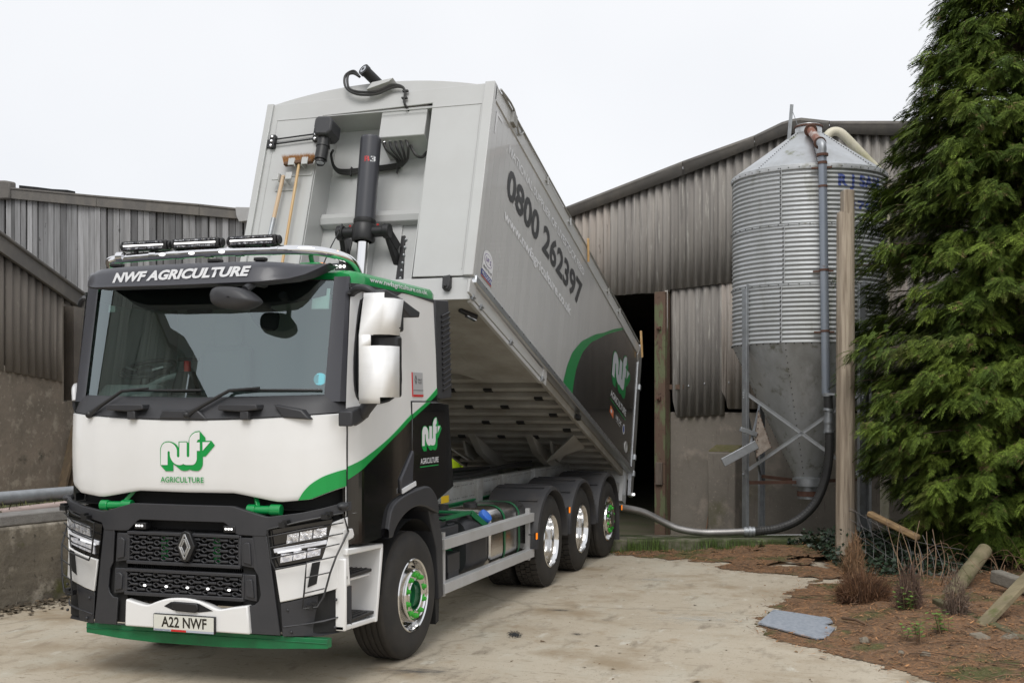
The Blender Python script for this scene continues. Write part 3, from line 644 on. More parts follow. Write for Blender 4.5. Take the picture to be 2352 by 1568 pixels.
# shut lines
b = MB()
for pts in ([(1.338,1.42),(1.346,1.42),(1.346,2.12),(1.338,2.12)], [(1.34,2.118),(1.93,2.118),(1.93,2.126),(1.34,2.126)], [(.2555,1.06),(.262,1.06),(.262,1.99),(.2555,1.99)]): surf(b, smap, pts, .0065)
b.obj('shut_line', [m_matte], cab, smooth=0)
# side window
def win(name, y_e, m, pts, parent, th): 
    q = MB(); surf(q, smap, pts, th); return q.obj(name, m, parent, smooth=0)
wo_ = curve2([(.455,2.88),(.56,2.912),(.68,2.916),(1.09,2.895),(1.125,2.85),(1.165,2.36),(1.12,2.22),(.9,2.12),(.5,2.095),(.40,2.115),(.345,2.20),(.355,2.445),(.415,2.75),(.455,2.88)], 3)[:-1]
win('window_frame', 0, [m_blk], wo_, cab, .006)
cy, cz = .70, 2.5
sw = win('side_window', 0, [mat('dark_side_glass', (.004,.005,.005), .25, spec=.10)], [(cy+(y-cy)*.95, cz+(z-cz)*.955) for y, z in wo_], cab, .010)
b = MB(); surf(b, smap, curve2([(.33,2.915),(.42,2.975),(.60,2.985),(.70,2.965),(.68,2.945),(.50,2.95),(.40,2.92),(.37,2.895)], 2), .03); b.obj('window_deflector', [m_blk], cab, .005)
# badge, reflector, handle recess, wing
b = MB(); surf(b, smap, [(1.378,2.16),(1.595,2.16),(1.595,2.362),(1.378,2.362)], .008); bd = b.obj('side_badge', [m_decal_s], cab, .002)
b = MB(); surf(b, smap, [(1.384,2.16),(1.595,2.16),(1.595,2.178),(1.384,2.178)], .0085); surf(b, smap, [(1.374,2.16),(1.380,2.16),(1.380,2.362),(1.374,2.362)], .0085); b.obj('badge_edge', [m_decal_r], bd)
lettering('RENAULT', .085, .017, lambda a, h: smap(1.485+a, 2.292+h, .010), m_blackp, bd); lettering('TRUCKS', .075, .017, lambda a, h: smap(1.485+a, 2.268+h, .010), m_blackp, bd)
b = MB()
D = [(1.44,2.30+.035),(1.44+.018,2.30),(1.44,2.30-.035),(1.44-.018,2.30)]
for i in range(4): p, q = D[i], D[(i+1) % 4]; b.beam(smap(*p, .010), smap(*q, .010), .002, .005)
b.obj('badge_diamond', [m_blackp], bd)
b = MB(); surf(b, smap, [(1.385,2.212),(1.594,2.212),(1.594,2.215),(1.385,2.215)], .0095); b.obj('badge_line', [m_blackp], bd)
b = MB(); b.prism([(1.085,1.50),(1.34,1.725),(1.36,1.70),(1.335,1.49),(1.355,1.465),(1.10,1.385)], 'x', 1.24, 1.272); hd = b.obj('door_handle', [m_visor], cab, .012)
b = MB(); b.prism([(1.095,1.425),(1.37,1.470),(1.378,1.432),(1.10,1.384)], 'x', 1.27, 1.282); b.obj('reflector_strip', [m_decal_w], hd, .003)
b = MB()
outer = curve2([(.80,1.075),(.84,1.20),(.92,1.31),(1.2,1.378),(1.60,1.408),(1.74,1.36),(1.84,1.27),(1.86,1.16)], 4)
inner = curve2([(1.90,1.15),(1.72,1.20),(1.55,1.245),(1.36,1.262),(1.15,1.226),(1.0,1.16),(.905,1.085)], 4)
oT = sorted((y, z) for y, z in outer); iT = sorted((y, z) for y, z in inner)
for k in range(40):
    y0 = .815+1.04*k/40; y1 = .815+1.04*(k+1)/40; q0, q1, r0, r1 = lerp(iT, y0) if y0 > .905 else 1.06, lerp(iT, y1) if y1 > .905 else 1.06, lerp(oT, y0), lerp(oT, y1)
    b.add([(1.288,y0,q0),(1.288,y1,q1),(1.288,y1,r1),(1.288,y0,r0),(.8,y0,q0),(.8,y1,q1),(1.24,y1,r1+.01),(1.24,y0,r0+.01)], [(0,1,2,3),(0,4,5,1),(3,2,6,7)])
merged(b, 'wheel_arch', [m_plast], truck, .01)
b = MB(); n_ = 20; c0 = (1.442,.52)
arc = [(c0[0]+.63*math.cos(a), c0[1]+.63*math.sin(a)) for a in [PI*.95-PI*.9*i/n_ for i in range(n_+1)]]
b.grid([[(x, y, z) for y, z in arc] for x in (.7, 1.22)]); b.obj('wheel_arch_liner', [m_matte], truck)
b = MB(); b.prism([(1.74,1.22),(1.90,1.20),(1.97,1.14),(2.055,.95),(2.085,.42),(1.985,.40),(1.93,.85),(1.80,1.08)], 'x', .75, 1.24); b.obj('mudguard_rear_section', [m_plast], truck, .01)
b = MB(); b.prism([(1.99,.42),(2.08,.42),(2.07,.20),(2.0,.18)], 'x', .78, 1.2); b.obj('mud_flap', [m_mudflap], truck)
# side fairing louvre panel behind the door
b = MB(); b.bx(1.10, 1.225, 1.93, 2.28, 2.155, 3.02); 
fl_ = MB(); fl_.prism([(1.90,3.0),(2.22,3.02),(2.30,2.155),(2.06,2.14),(1.93,2.15)], 'x', 1.13, 1.235); lv = fl_.obj('air_deflector', [m_plast], cab, .01)
b = MB()
for i in range(15):
    z = 2.20+.046*i; y0 = 2.03+(2.95-z)*.06; b.add([(1.238,y0,z),(1.238,y0+.19,z+.05),(1.250,y0+.19,z+.075),(1.250,y0,z+.025),(1.238,y0,z+.03),(1.238,y0+.19,z+.08)], [(0,1,2,3),(3,2,5,4)])
b.obj('louvre', [m_plast], lv, isl=True)
# steps
b = MB()
b.prism([(.20,1.04),(.83,1.03),(.83,.96),(.72,.43),(.17,.455),(.185,.85)], 'x', .86, .90)
b.bx(.86, 1.235, .17, .20, .455, .98); b.prism([(.17,.455),(.72,.43),(.72,.47),(.17,.495)], 'x', .88, 1.225); b.prism([(.20,1.0),(.83,.985),(.83,1.02),(.20,1.05)], 'x', .88, 1.235)
b.prism([(.69,.43),(.725,.43),(.83,.96),(.83,1.0),(.795,1.0)], 'x', .88, 1.235)
b.prism([(.20,.80),(.66,.79),(.66,.81),(.20,.83)], 'x', .89, 1.2)
stp = b.obj('step_well', [m_white], truck, .012)
for z in (.505, .835):
    b = MB(); b.bx(.95, 1.215, .21, .66 if z > .6 else .70, z-.012, z+.012)
    for i in range(6): b.bx(.97+.04*i, .985+.04*i, .22, .64, z+.012, z+.02)
    b.obj('step_tread', [m_blk], stp, .004)
b = MB(); b.sphere((.905,.52,.72), (.012,.03,.03), 12, 6); b.obj('step_lamp', [mat('warm_lamp', (.8,.55,.4), .4, emit=(1,.5,.25), es=.4)], stp)
b = MB(); b.bx(.90,.93,.27,.34,.66,.76); b.obj('step_socket', [m_blk], stp, .005)
# near-side mirrors under polished covers
b = MB(); b.prism([(.45,2.925),(.60,2.968),(.85,2.935),(1.15,2.868),(1.27,2.845),(1.255,2.80),(1.07,2.786),(.95,2.835),(.7,2.88),(.5,2.89)], 'x', 1.27, 1.36)
b.tube(smoothline([(1.20,.36,2.93),(1.27,.30,2.95),(1.36,.28,2.94),(1.42,.30,2.89)], 4), .030, 8)
mir = b.obj('door_mirror', [m_plast], cab, .01)
b = MB(); b.prism([(1.33,.22),(1.50,.22),(1.585,.30),(1.575,.42),(1.33,.42)], 'z', 2.15, 2.60); b.prism([(1.33,.26),(1.50,.26),(1.595,.32),(1.58,.44),(1.33,.44)], 'z', 2.63, 2.88); b.obj('mirror_housing', [m_blk], mir, .02)
b = MB(); b.tube(smoothline([(1.20,.36,1.98),(1.30,.28,2.02),(1.38,.26,2.10),(1.42,.28,2.16)], 4), .05, 8); b.prism([(.08,2.05),(.08,1.94),(.36,2.0),(.42,2.055),(.42,2.09),(.22,2.075)], 'x', 1.22, 1.33); b.obj('mirror_arm', [m_plast], mir, .01)
PL = [(1.325,.20),(1.345,.165),(1.515,.15),(1.57,.20),(1.59,.33)]
b = MB()
def sheet_(z0, z1, pts0, pts1): b.grid([[(x, y, z0) for x, y in pts0], [(x, y, z1) for x, y in pts1]])
PU = [(x-.0+.012, y+.05) for x, y in PL]
sheet_(2.60, 2.865, PL, PU); sheet_(2.15, 2.52, PL, PL); sheet_(2.52, 2.60, [PL[0],PL[1],(1.44,.156)], [PL[0],PL[1],(1.44,.156)])
sheet_(2.865, 2.905, PU[1:3], PU[1:3]); sheet_(2.105, 2.15, PL[1:3], PL[1:3])
cv = merged(b, 'mirror_cover', [mat('brushed_cover', (.84,.84,.84), .45, .2, c2=(.80,.80,.79), scale=3, stretch=(1,1,4))], mir, smooth=15)
so = cv.modifiers.new('sol', 'SOLIDIFY'); so.thickness = .006
# far-side mirror cover
b = MB(); b.grid([[(-x, y, z) for x, y in ((1.33,.30),(1.36,.33),(1.44,.42),(1.50,.55))] for z in (2.12, 2.3, 2.55, 2.92)]); b.prism([(.46,2.90),(.70,2.88),(.66,2.14),(.46,2.13)], 'x', -1.46, -1.36); fm = b.obj('far_mirror', [mat('smoky_cover', (.30,.27,.24), .22, .8, c2=(.22,.20,.18), scale=4)], cab, smooth=60)
b = MB(); b.tube(smoothline([(-1.20,.45,2.0),(-1.28,.42,2.05),(-1.32,.45,2.14)], 3), .04, 8); b.tube(smoothline([(-1.17,.5,2.93),(-1.26,.46,2.96),(-1.33,.5,2.91)], 3), .025, 8); b.obj('mirror_arm', [m_plast], fm, isl=True)
b = MB(); b.tube(smoothline([(-1.27,.36,2.13),(-1.29,.38,2.22),(-1.33,.45,2.25),(-1.38,.55,2.24)], 4), .022, 8); b.obj('mirror_rim', [m_decal_w], fm)
# --- roof bar with lamps
b = MB()
bar = smoothline([(-1.03,.78,3.13),(-1.05,.62,3.20),(-.98,.42,3.235),(-.8,.31,3.243),(-.4,.29,3.255),(0,.285,3.262),(.5,.29,3.258),(.82,.31,3.25),(.98,.42,3.235),(1.05,.62,3.20),(1.03,.80,3.12)], 6)
b.tube(bar, .036, 14); rb = b.obj('roof_light_bar', [m_chrome], cab, smooth=60)
b = MB()
for x in (-.78,-.47,-.24,.02,.29,.60): b.lathe([(.0365,-.03),(.039,-.03),(.039,.03),(.0365,.03)], (x,.292,3.258), (1,0,0), 14)
b.obj('clamp_ring', [m_chrome], rb, isl=True)
b = MB()
for x in (-.85, .85): b.bx(x-.08, x+.08, .33, .60, 3.12, 3.16); b.tube([(x,.4,3.14),(x,.36,3.22)], .02, 8)
b.obj('bar_foot', [m_green], rb, .01, isl=True)
for x in (-.545,-.08,.41):
    b = MB(); b.bx(x-.205, x+.205, .25, .33, 3.298, 3.372)
    for sx in (-1, 1): b.tube([(x+sx*.205,.295,3.335),(x+sx*.225,.295,3.335)], .036, 12)
    lb = b.obj('light_bar', [m_blk], cab, .01)
    b = MB()
    for i in range(10): b.bx(x-.18+.036*i+.002, x-.146+.036*i, .244, .252, 3.352, 3.362); b.bx(x-.18+.036*i+.002, x-.146+.036*i, .244, .252, 3.306, 3.320)
    b.obj('lamp_cell', [m_lens], lb, isl=True)
    b = MB(); b.bx(x-.18, x+.18, .243, .252, 3.329, 3.340); b.obj('lit_strip', [m_led], lb)
    b = MB(); b.tube([(x-.09,.29,3.25),(x-.09,.29,3.30)], .018, 8); b.tube([(x+.09,.29,3.25),(x+.09,.29,3.30)], .018, 8); b.obj('lamp_foot', [m_blk], lb)
for x in (-.375,-.11,.155): b = MB(); b.sphere((x,.253,3.256), (.03,.012,.012), 10, 6); b.obj('marker_led', [m_led], rb)
b = MB(); b.sphere((1.015,.46,3.247), (.02,.02,.012), 10, 6); b.obj('marker_led', [mat('amber_led', (1,.5,.3), .3, emit=(1,.45,.2), es=2)], rb)
for x, y in ((-.33,.75),(.72,.75)): b = MB(); b.prism([(x-.07,3.14),(x+.07,3.14),(x+.055,3.205),(x-.055,3.205)], 'y', y-.05, y+.05); b.obj('beacon', [m_amber], cab, .015)
b = MB(); b.tube([(.9,.44,3.12),(.9,.6,3.31),(.9,.79,3.50)], [.006,.005,.004], 6); b.tube([(.9,.74,3.45),(.9,.79,3.505)], .009, 6); b.obj('aerial', [m_blk], cab)
b = MB(); b.prism([(.55,3.10),(.76,3.10),(.70,3.175),(.60,3.175)], 'x', .94, 1.04); wl = b.obj('work_lamp', [m_blk], cab, .01)
b = MB(); 
for k in range(3): b.sphere((.957+.033*k,.575,3.15), (.014,.01,.013), 8, 5)
b.obj('lit_led', [m_led], wl)
# --- cab interior
b = MB(); b.bx(-1.15,1.15,1.60,1.64,1.3,3.0); b.obj('cab_back_wall', [mat('lightened_cab_lining', (.30,.335,.33), .8)], cab)  # lining colour lightened as well, brightness painted in for the dim cab
b = MB(); b.prism([(.30,2.10),(.62,2.16),(.78,2.10),(.80,1.5),(.30,1.5)], 'x', -1.15, 1.15); b.prism([(.30,2.14),(.45,2.255),(.58,2.25),(.62,2.1)], 'x', -1.06, -.55); b.obj('dashboard', [m_lifted_int], cab, .02)
b = MB(); c0 = Vector((-.75,.60,2.385)); ax0 = Vector((0,-.34,.94)).normalized()
ring = [c0+(Vector((1,0,0))*math.cos(t)+ax0.cross(Vector((1,0,0)))*math.sin(t))*.22 for t in [2*PI*i/28 for i in range(28)]]
b.tube(ring, .017, 8, closed=True)
b.beam(c0-Vector((.2,0,.02)), c0+Vector((.2,0,-.02)), .03, .05); b.sphere(c0-Vector((0,0,.03)), (.10,.06,.06), 12, 7); b.tube([c0, c0+Vector((0,-.10,-.3))], .035, 8); b.obj('steering_wheel', [m_blk], cab)
b = MB(); 
for sx in (-1, 1): b.beam(c0+Vector((sx*.08,-.05,-.01)), c0+Vector((sx*.18,-.04,.015)), .02, .014)
b.obj('wheel_spoke_trim', [m_alu], cab, isl=True)
for x in (-.58, .62):
    b = MB(); b.bx(x-.26, x+.26, 1.0, 1.5, 1.65, 1.80); b.prism([(1.42,1.75),(1.55,1.75),(1.58,2.62),(1.46,2.60)], 'x', x-.24, x+.24); b.bx(x-.14, x+.14, 1.48, 1.58, 2.60, 2.86); b.obj('seat', [m_lifted_int], cab, .05)
b = MB(); b.tube(smoothline([(-.66,.48,2.24),(-.52,.49,2.30),(-.42,.50,2.325),(-.33,.50,2.345)], 4), .022, 8); b.obj('phone_arm', [m_lifted_int], cab)
b = MB(); b.bx(-.335, -.285, .48, .52, 2.34, 2.445); b.obj('phone_cradle', [m_decal_r], cab, .01)
b = MB(); b.bx(-.39, -.21, .48, .53, 2.44, 2.468); b.obj('phone', [m_blk], cab, .006)
b = MB(); b.prism([(-.25,2.17),(-.01,2.17),(-.06,2.35),(-.19,2.35)], 'y', .17, .24); b.obj('camera_pod', [m_blk], cab, .01)
b = MB(); b.prism([(-.20,2.96),(.04,2.96),(.01,2.80),(-.17,2.80)], 'y', .27, .36); b.obj('sensor_pod', [m_blk], cab, .015)
b = MB(); P = [(q.x, q.z) for q in (at((300+x/2.352)/1.6327, (900+y/2.352)/1.6327, 'y', .34) for x, y in ((1490,640),(1500,600),(1560,575),(1640,580),(1690,610),(1735,630),(1745,680),(1730,770),(1700,800),(1640,800),(1570,770),(1520,710)))]; b.prism(P, 'y', .34, .38); b.tube([(P[3][0],.36,P[3][1]-.02),(P[3][0]+.02,.38,3.0)], .03, 8); b.obj('inner_mirror', [m_matte], cab, .01)
# =================================================================== TRUCK: wheels, chassis, tipping body
def tyre_mesh(w, lug):
    b = MB(); R = .526
    b.lathe([(.292,-.02),(.298,.002),(.33,.008),(.40,.014),(.455,.004),(.492,-.012),(.508,-.028)], (0,0,0), (1,0,0), 72)
    b.k = 1
    if not lug:
        pr = [(.508,-.028),(R-.004,-.045)]; n = 5; s = (w-.09)/n
        for i in range(n):
            h = -.045-s*i
            pr += [(R-.002,h-.004),(R,h-s*.4),(R-.002,h-s+.012)]
            if i < n-1: pr += [(R-.016,h-s+.010),(R-.016,h-s+.002)]
        pr += [(R-.004,-w+.045),(.508,-w+.028)]
        b.lathe(pr, (0,0,0), (1,0,0), 72)
    else:
        b.lathe([(.508,-.028),(R-.018,-.045),(R-.018,-w+.045),(.508,-w+.028)], (0,0,0), (1,0,0), 72)
        nb = 44
        for i in range(nb):
            for k, (h0, h1) in enumerate(((-.03,-.105),(-.112,-.165),(-.172,-.225),(-.232,-w+.03))):
                a0 = 2*PI*(i+.5*(k % 2))/nb; a1 = a0+2*PI/nb*.82; sk_ = .012
                vs = []
                for h, q in ((h0, 0), (h1, sk_)):
                    for a in (a0+q, a1+q):
                        for r in (R-.03, R): vs.append((h, -r*math.sin(a) if 0 else r*math.cos(a), r*math.sin(a)))
                b.add(vs, [(1,3,7,5),(0,1,5,4),(2,6,7,3),(0,2,3,1),(4,5,7,6)])
    b.k = 0
    b.lathe([(.508,-w+.028),(.47,-w+.005),(.40,-w-.01),(.30,-w),(.29,-w+.02)], (0,0,0), (1,0,0), 48)
    return b.mesh('tyre', [m_tyre, m_tread], 30)
t_front = tyre_mesh(.345, False); t_rear = tyre_mesh(.315, True)
def disc(profile, name, m, n=56):
    b = MB(); b.lathe(profile, (0,0,0), (1,0,0), n); return b.mesh(name, m, 30)
r_out = disc([(.30,-.018),(.304,.006),(.296,.013),(.284,.004),(.276,-.022),(.266,-.05),(.25,-.062),(.232,-.052),(.224,-.015),(.217,.022),(.206,.032),(.196,.028),(.190,.022),(.135,.022),(.128,.03),(.121,.022),(.117,-.03)], 'rim', [m_rim])
r_deep = disc([(.30,-.018),(.304,.006),(.294,.012),(.282,-.004),(.272,-.04),(.268,-.085),(.262,-.135),(.25,-.155),(.15,-.165),(.14,-.16),(.137,-.09),(.10,-.07),(.0,-.07)], 'rim', [m_rim])
hub_g = disc([(.117,-.03),(.112,-.07),(.09,-.075),(.085,-.05),(.02,-.045),(0.001,-.045)], 'hub', [m_greend], 24)
hub_c = disc([(.117,-.03),(.112,.05),(.10,.062),(.06,.064),(.001,.064)], 'hub', [m_rim], 24)
b = MB(); b.lathe([(.024,0),(.024,.008),(.020,.012),(.018,.028),(.009,.034),(.001,.034)], (0,0,0), (1,0,0), 8); b.prism([(-.010,.016),(.010,.016),(0,.046)], 'x', .003, .008); nut_m = b.mesh('wheel_nut', [m_nut], 20)
b = MB()
for k in range(10): a = 2*PI*(k+.5)/10; b.lathe([(.001,.0),(.016,.0),(.018,-.004)], (-.046, .247*math.cos(a), .247*math.sin(a)), (1,0,0), 10)
hole_m = b.mesh('vent_hole', [m_matte], 0)
def wheel(y, kind, s=1, x=1.22, detail=True, rz=0):
    w = empty('wheel', truck, Matrix.Translation((s*x, y, .522)) @ Matrix.Rotation(rz if s == 1 else PI+rz, 4, 'Z'))
    link('tyre', t_front if kind != 'drive' else t_rear, w); link('rim', r_deep if kind == 'drive' else r_out, w)
    if kind != 'drive':
        link('hub', hub_g if kind == 'steer' else hub_c, w)
        if detail:
            link('vent_hole', hole_m, w)
            for k in range(10):
                a = 2*PI*(k+.5)/10; n = link('wheel_nut', nut_m, w); n.location = (.020, .1675*math.cos(a), .1675*math.sin(a))
                n.rotation_euler = (a-PI/2+(PI/2-.3 if k % 2 else -PI/2+.3), 0, 0)
    return w
Y1, Y2, Y3, Y4 = 1.442, 5.488, 6.858, 8.228
wheel(Y1, 'steer', rz=-.02); wheel(Y1, 'steer', -1, detail=False); wheel(Y2, 'drive'); wheel(Y3, 'drive'); wheel(Y4, 'tag', x=1.235)
for y in (Y2, Y3): wheel(y, 'drive', -1)
wheel(Y4, 'tag', -1, detail=False)
for y in (Y2, Y3):
    w = empty('wheel', truck, Matrix.Translation((.865, y, .522))); link('tyre', t_rear, w)
# --- chassis
b = MB()
for s in (1, -1):
    x = s*.42
    b.prism([(.9,.80),(9.25,.80),(9.25,1.02),(2.4,1.02),(1.9,1.10),(.9,1.10)], 'x', x-.03, x+.03)
    b.bx(x-.045, x+.06, 2.0, 9.2, 1.012, 1.03)
for y in (1.1, 2.4, 3.6, 4.8, 6.2, 7.5, 9.1): b.bx(-.4, .4, y-.05, y+.05, .82, 1.0)
for y in (Y1, Y2, Y3, Y4): b.tube([(-1.0,y,.52),(1.0,y,.52)], .07, 12); b.sphere((0,y,.52), (.22,.24,.22), 12, 8)
chas = b.obj('chassis', [m_greend], truck, .004)
b = MB()
for s in (1, -1):
    x = s*.455
    b.bx(x-.006, x+.006, 2.55, 9.3, 1.03, 1.225); b.bx(x-s*.10, x+s*.008, 2.55, 9.3, 1.222, 1.234)
    for y in (5.0, 5.88, 7.18): b.bx(x-.01, x+.05, y, y+.16, .93, 1.245)
    b.bx(x-.01, x+.04, 9.1, 9.3, .7, 1.2)
sub = b.obj('subframe', [m_zinc], chas, .003)
b = MB()
for i in range(110):
    y = 3.3+.05*i
    for z in (1.062, 1.195):
        if i % 5: b.bx(.460, .4625, y, y+.014, z, z+.012)
bo = b.obj('bolt_row', [m_blk], chas); stuff(bo)
b = MB(); b.bx(.461, .464, 3.98, 4.20, 1.05, 1.125); b.obj('warning_label', [m_decal_y], chas)
b = MB()
b.tube(smoothline([(.33,3.2,1.26),(.30,4.2,1.28),(.34,5.2,1.27),(.30,6.3,1.30),(.33,7.6,1.28)], 4), .022, 8); b.tube(smoothline([(.25,3.2,1.27),(.27,4.6,1.30),(.22,5.8,1.28),(.27,7.0,1.32),(.2,8.0,1.30)], 4), .018, 8)
b.tube(smoothline([(.1,3.0,1.27),(.15,5.0,1.33),(.1,6.5,1.28)], 4), .03, 8)
b.obj('air_line', [m_blk], chas, isl=True)
b = MB(); b.bx(-.9,.9,9.0,9.12,.62,.74); b.bx(-1.15,-.75,9.12,9.16,.72,.86); b.obj('rear_bar', [m_zinc], chas)
b = MB(); b.bx(.55,1.15,8.9,9.35,.60,.95); b.tube([(.6,9.2,1.0),(1.0,9.3,.75)], .06, 10); b.obj('blower_outlet', [m_zinc], chas, .02)
# --- mudguards
def guard(yc, parent, yf=.64, zf=.50, zr=.60):
    b = MB(); R = .645; n = 22
    def arc(r, x, t): return [(x, yc-r*math.cos(PI*(i/n)), .522+r*math.sin(PI*i/n)*.985) for i in range(n+1)]
    o = [Vector(p) for p in arc(R, 0, 0)]
    path = [(yc-R, zf)]+[(p.y, p.z) for p in o]+[(yc+R, zr)]
    def row(x, d):
        cyy, czz = yc, .522
        return [Vector((x, cyy+(y-cyy)*(1-d/.645), z if (i == 0 or i == len(path)-1) else czz+(z-czz)*(1-d/.645))) for i, (y, z) in enumerate(path)]
    rows = [row(.60, 0), row(1.20, 0), row(1.245, .015), row(1.255, .05), row(1.245, .055), row(.60, .03)]
    b.grid(rows)
    for i in range(3, n-1, 3):
        for x0, x1 in ((.62,1.19),):
            p = [Vector((x, yc-(R+.003)*math.cos(PI*((i+dx)/n)), .522+(R+.003)*.985*math.sin(PI*(i+dx)/n))) for x in (x0, x1) for dx in (0, .35)]
            q = [v+Vector((0, (v.y-yc)*.015, (v.z-.522)*.015)) for v in p]
            b.add(p+q, [(4,5,7,6),(0,1,5,4),(2,6,7,3),(0,4,6,2),(1,3,7,5)])
    return b.obj('mudguard', [m_mud], truck, smooth=50)
for y, zr in ((Y2,.78),(Y3,.78),(Y4,.14)):
    guard(y, truck, zf=.50 if y == Y2 else .55, zr=zr)
for y in (Y2, Y3, Y4):
    b = MB(); 
    n = 14; b.grid([[(x, y-.645*math.cos(PI*i/n), .522+.635*math.sin(PI*i/n)) for i in range(n+1)] for x in (-1.25, -.62)]); b.obj('mudguard', [m_mud], truck)
for y, z in ((4.757,.655),(6.10,.825),(8.88,.62)):
    b = MB(); b.tube([(1.2,y-.06,z+.02),(1.262,y-.01,z+.02)], .008, 6); b.bx(1.255,1.272,y-.028,y+.028,z-.038,z+.038); ml = b.obj('side_marker', [m_blk], truck)
    b = MB(); b.bx(1.272,1.280,y-.025,y+.025,z-.035,z+.035); b.obj('amber_lens', [m_amber], ml, .003)
# --- side guard rails, tanks
for z0, z1 in ((.800,.895),(.408,.500)):
    b = MB(); b.prism([(2.216,z0),(4.912,z0),(4.912,z1),(2.216,z1)], 'x', 1.175, 1.20); b.bx(1.12,1.18,2.216,4.912,z1-.012,z1); b.bx(1.12,1.18,2.216,4.912,z0,z0+.012); b.obj('side_rail', [m_aluflat], truck, .003)
b = MB()
for y in (2.25, 4.80): b.bx(1.13,1.172,y,y+.05,.38,.95)
b.bx(.45,1.15,2.27,2.31,.5,.56); b.bx(.45,1.15,4.82,4.86,.5,.56); b.obj('rail_bracket', [m_aluflat], truck)
def rrect(x0, x1, z0, z1, r, n=5):
    out = []
    for cx, cz, a in ((x1-r,z1-r,0),(x0+r,z1-r,PI/2),(x0+r,z0+r,PI),(x1-r,z0+r,1.5*PI)):
        out += [(cx+r*math.cos(a+PI/2*i/n), cz+r*math.sin(a+PI/2*i/n)) for i in range(n+1)]
    return out
def tank(y0, y1, name, m, x0=.52, x1=1.11, z0=.42, z1=1.03, r=.15, e=.03):
    b = MB(); P = rrect(x0, x1, z0, z1, r); cx, cz = (x0+x1)/2, (z0+z1)/2
    S_ = lambda k: [(cx+(x-cx)*k, cz+(z-cz)*k) for x, z in P]
    rows = [[(x, y, z) for x, z in S_(k)] for y, k in ((y0,.90),(y0+e*.3,.97),(y0+e,1),(y1-e,1),(y1-e*.3,.97),(y1,.90))]
    b.grid(rows, True); b.add(rows[0], [tuple(range(len(P)))]); b.add(rows[-1], [tuple(range(len(P)))])
    return b.obj(name, [m], truck, smooth=40)
ft_ = tank(3.73, 4.93, 'fuel_tank', m_steel)
ad = tank(3.12, 3.72, 'adblue_tank', m_plast, x1=1.09, z1=1.0, e=.12)
for y in (4.13, 4.62):
    b = MB(); P = rrect(.513, 1.117, .413, 1.037, .155); b.grid([[(x, y+d, z) for x, z in P] for d in (-.028, .028)], True); b.obj('tank_strap', [m_greend], ft_, smooth=60)
b = MB(); b.lathe([(.075,0),(.075,.04),(.05,.05),(.001,.05)], (.80,3.95,1.03), (0,0,1), 16); b.obj('fuel_cap', [m_blk], ft_, .004)
b = MB(); b.lathe([(.07,0),(.075,.015),(.07,.05),(.04,.06),(.001,.06)], (1.05,3.66,.95), (.75,-.1,.66), 14); b.obj('blue_cap', [mat('blue_cap', (.03,.14,.55), .35)], ad, .004)
b = MB(); b.lathe([(.09,0),(.09,.06),(.001,.07)], (.62,3.55,1.02), (0,0,1), 14); b.obj('filler_neck', [m_blk], ad)
b = MB()
b.bx(.98,1.06,2.52,3.36,1.02,1.045); b.bx(.5,.58,2.52,3.36,1.02,1.045); b.bx(.5,1.06,2.52,2.60,1.022,1.043); b.bx(.5,1.06,3.26,3.36,1.022,1.043); b.beam((1.05,3.3,1.03),(1.10,3.68,.84),.03,.06); b.beam((1.0,2.6,1.03),(1.02,2.6,.85),.05,.05); b.bx(.95,1.05,3.0,3.6,.82,.85)
b.beam((.8,3.32,.8),(.9,3.45,.45),.03,.06); b.tube([(1.13,2.31,.40),(1.13,2.31,.80)], .018, 6); b.bx(.6,1.0,3.30,3.34,.45,.85)
b.obj('tank_bracket', [m_greend], truck, .004)
b = MB(); b.lathe([(.001,-.02),(.16,0),(.175,.05),(.175,.6),(.16,.65),(.001,.67)], (.80,2.65,.56), (0,1,0), 20); b.obj('air_tank', [m_greend], truck)
b = MB(); b.bx(.65,1.10,2.36,2.82,.84,.97); b.bx(.8,1.05,2.40,2.62,.97,1.03); b.bx(.98,1.12,2.50,2.80,.55,.72); b.bx(1.0,1.12,2.52,2.78,.44,.56)
for i in range(6): b.bx(.82+.045*i, .845+.045*i, 2.64, 2.80, .97, .985)
b.obj('battery_box', [m_plast], truck, .012)
# =================================================================== tipping body (local x, u, v)
A_ = math.radians(17.75)
body = empty('tipping_body', truck, Matrix.Translation((0,2.79,3.27)) @ Matrix.Rotation(-A_, 4, 'X'))
body['label'] = 'raised grey tipping body with phone number and black rear corner'
L_ = 7.13
vt = lambda u: 2.10-.125*u/7.2
m_under = mat('dusty_underside', (.36,.35,.325), .6, c2=(.25,.235,.205), scale=2, bump=.05)
# headboard
b = MB()
b.prism([(-1.235,-.01),(-.605,-.01),(-.605,1.885),(.61,1.925),(.635,.04),(1.165,.035),(1.165,1.955),(1.235,1.96),(1.235,2.10),(-1.235,2.06),(-1.235,1.0)], 'y', 0, .02)
head = b.obj('headboard', [m_grey], body, .006)
b = MB(); b.bx(1.160,1.262,-.030,.06,.028,2.10); b.bx(-1.262,-1.19,-.030,.06,.0,2.06); b.bx(-1.19,1.16,-.028,.0,1.905,2.06) if 0 else None; b.obj('corner_post', [m_grey], body, .006, isl=True)
b = MB(); b.bx(-1.13,1.14,-.006,.004,1.868,1.876); b.bx(1.128,1.134,-.006,.004,.1,1.86); b.bx(-1.13,-1.124,-.006,.004,.1,1.86); b.obj('panel_seam', [m_grey], head, isl=True)
arch = [(-1.235,2.06)]+[(x, 2.07+.155*(1-(x/1.2)**2)) for x in [-1.1+2.2*i/16 for i in range(17)]]+[(1.235,2.10)]
b = MB(); b.prism(arch+[(1.235,2.04),(-1.235,2.0)], 'y', .012, .05); b.obj('arched_top', [m_grey], body)
b = MB()   # recess
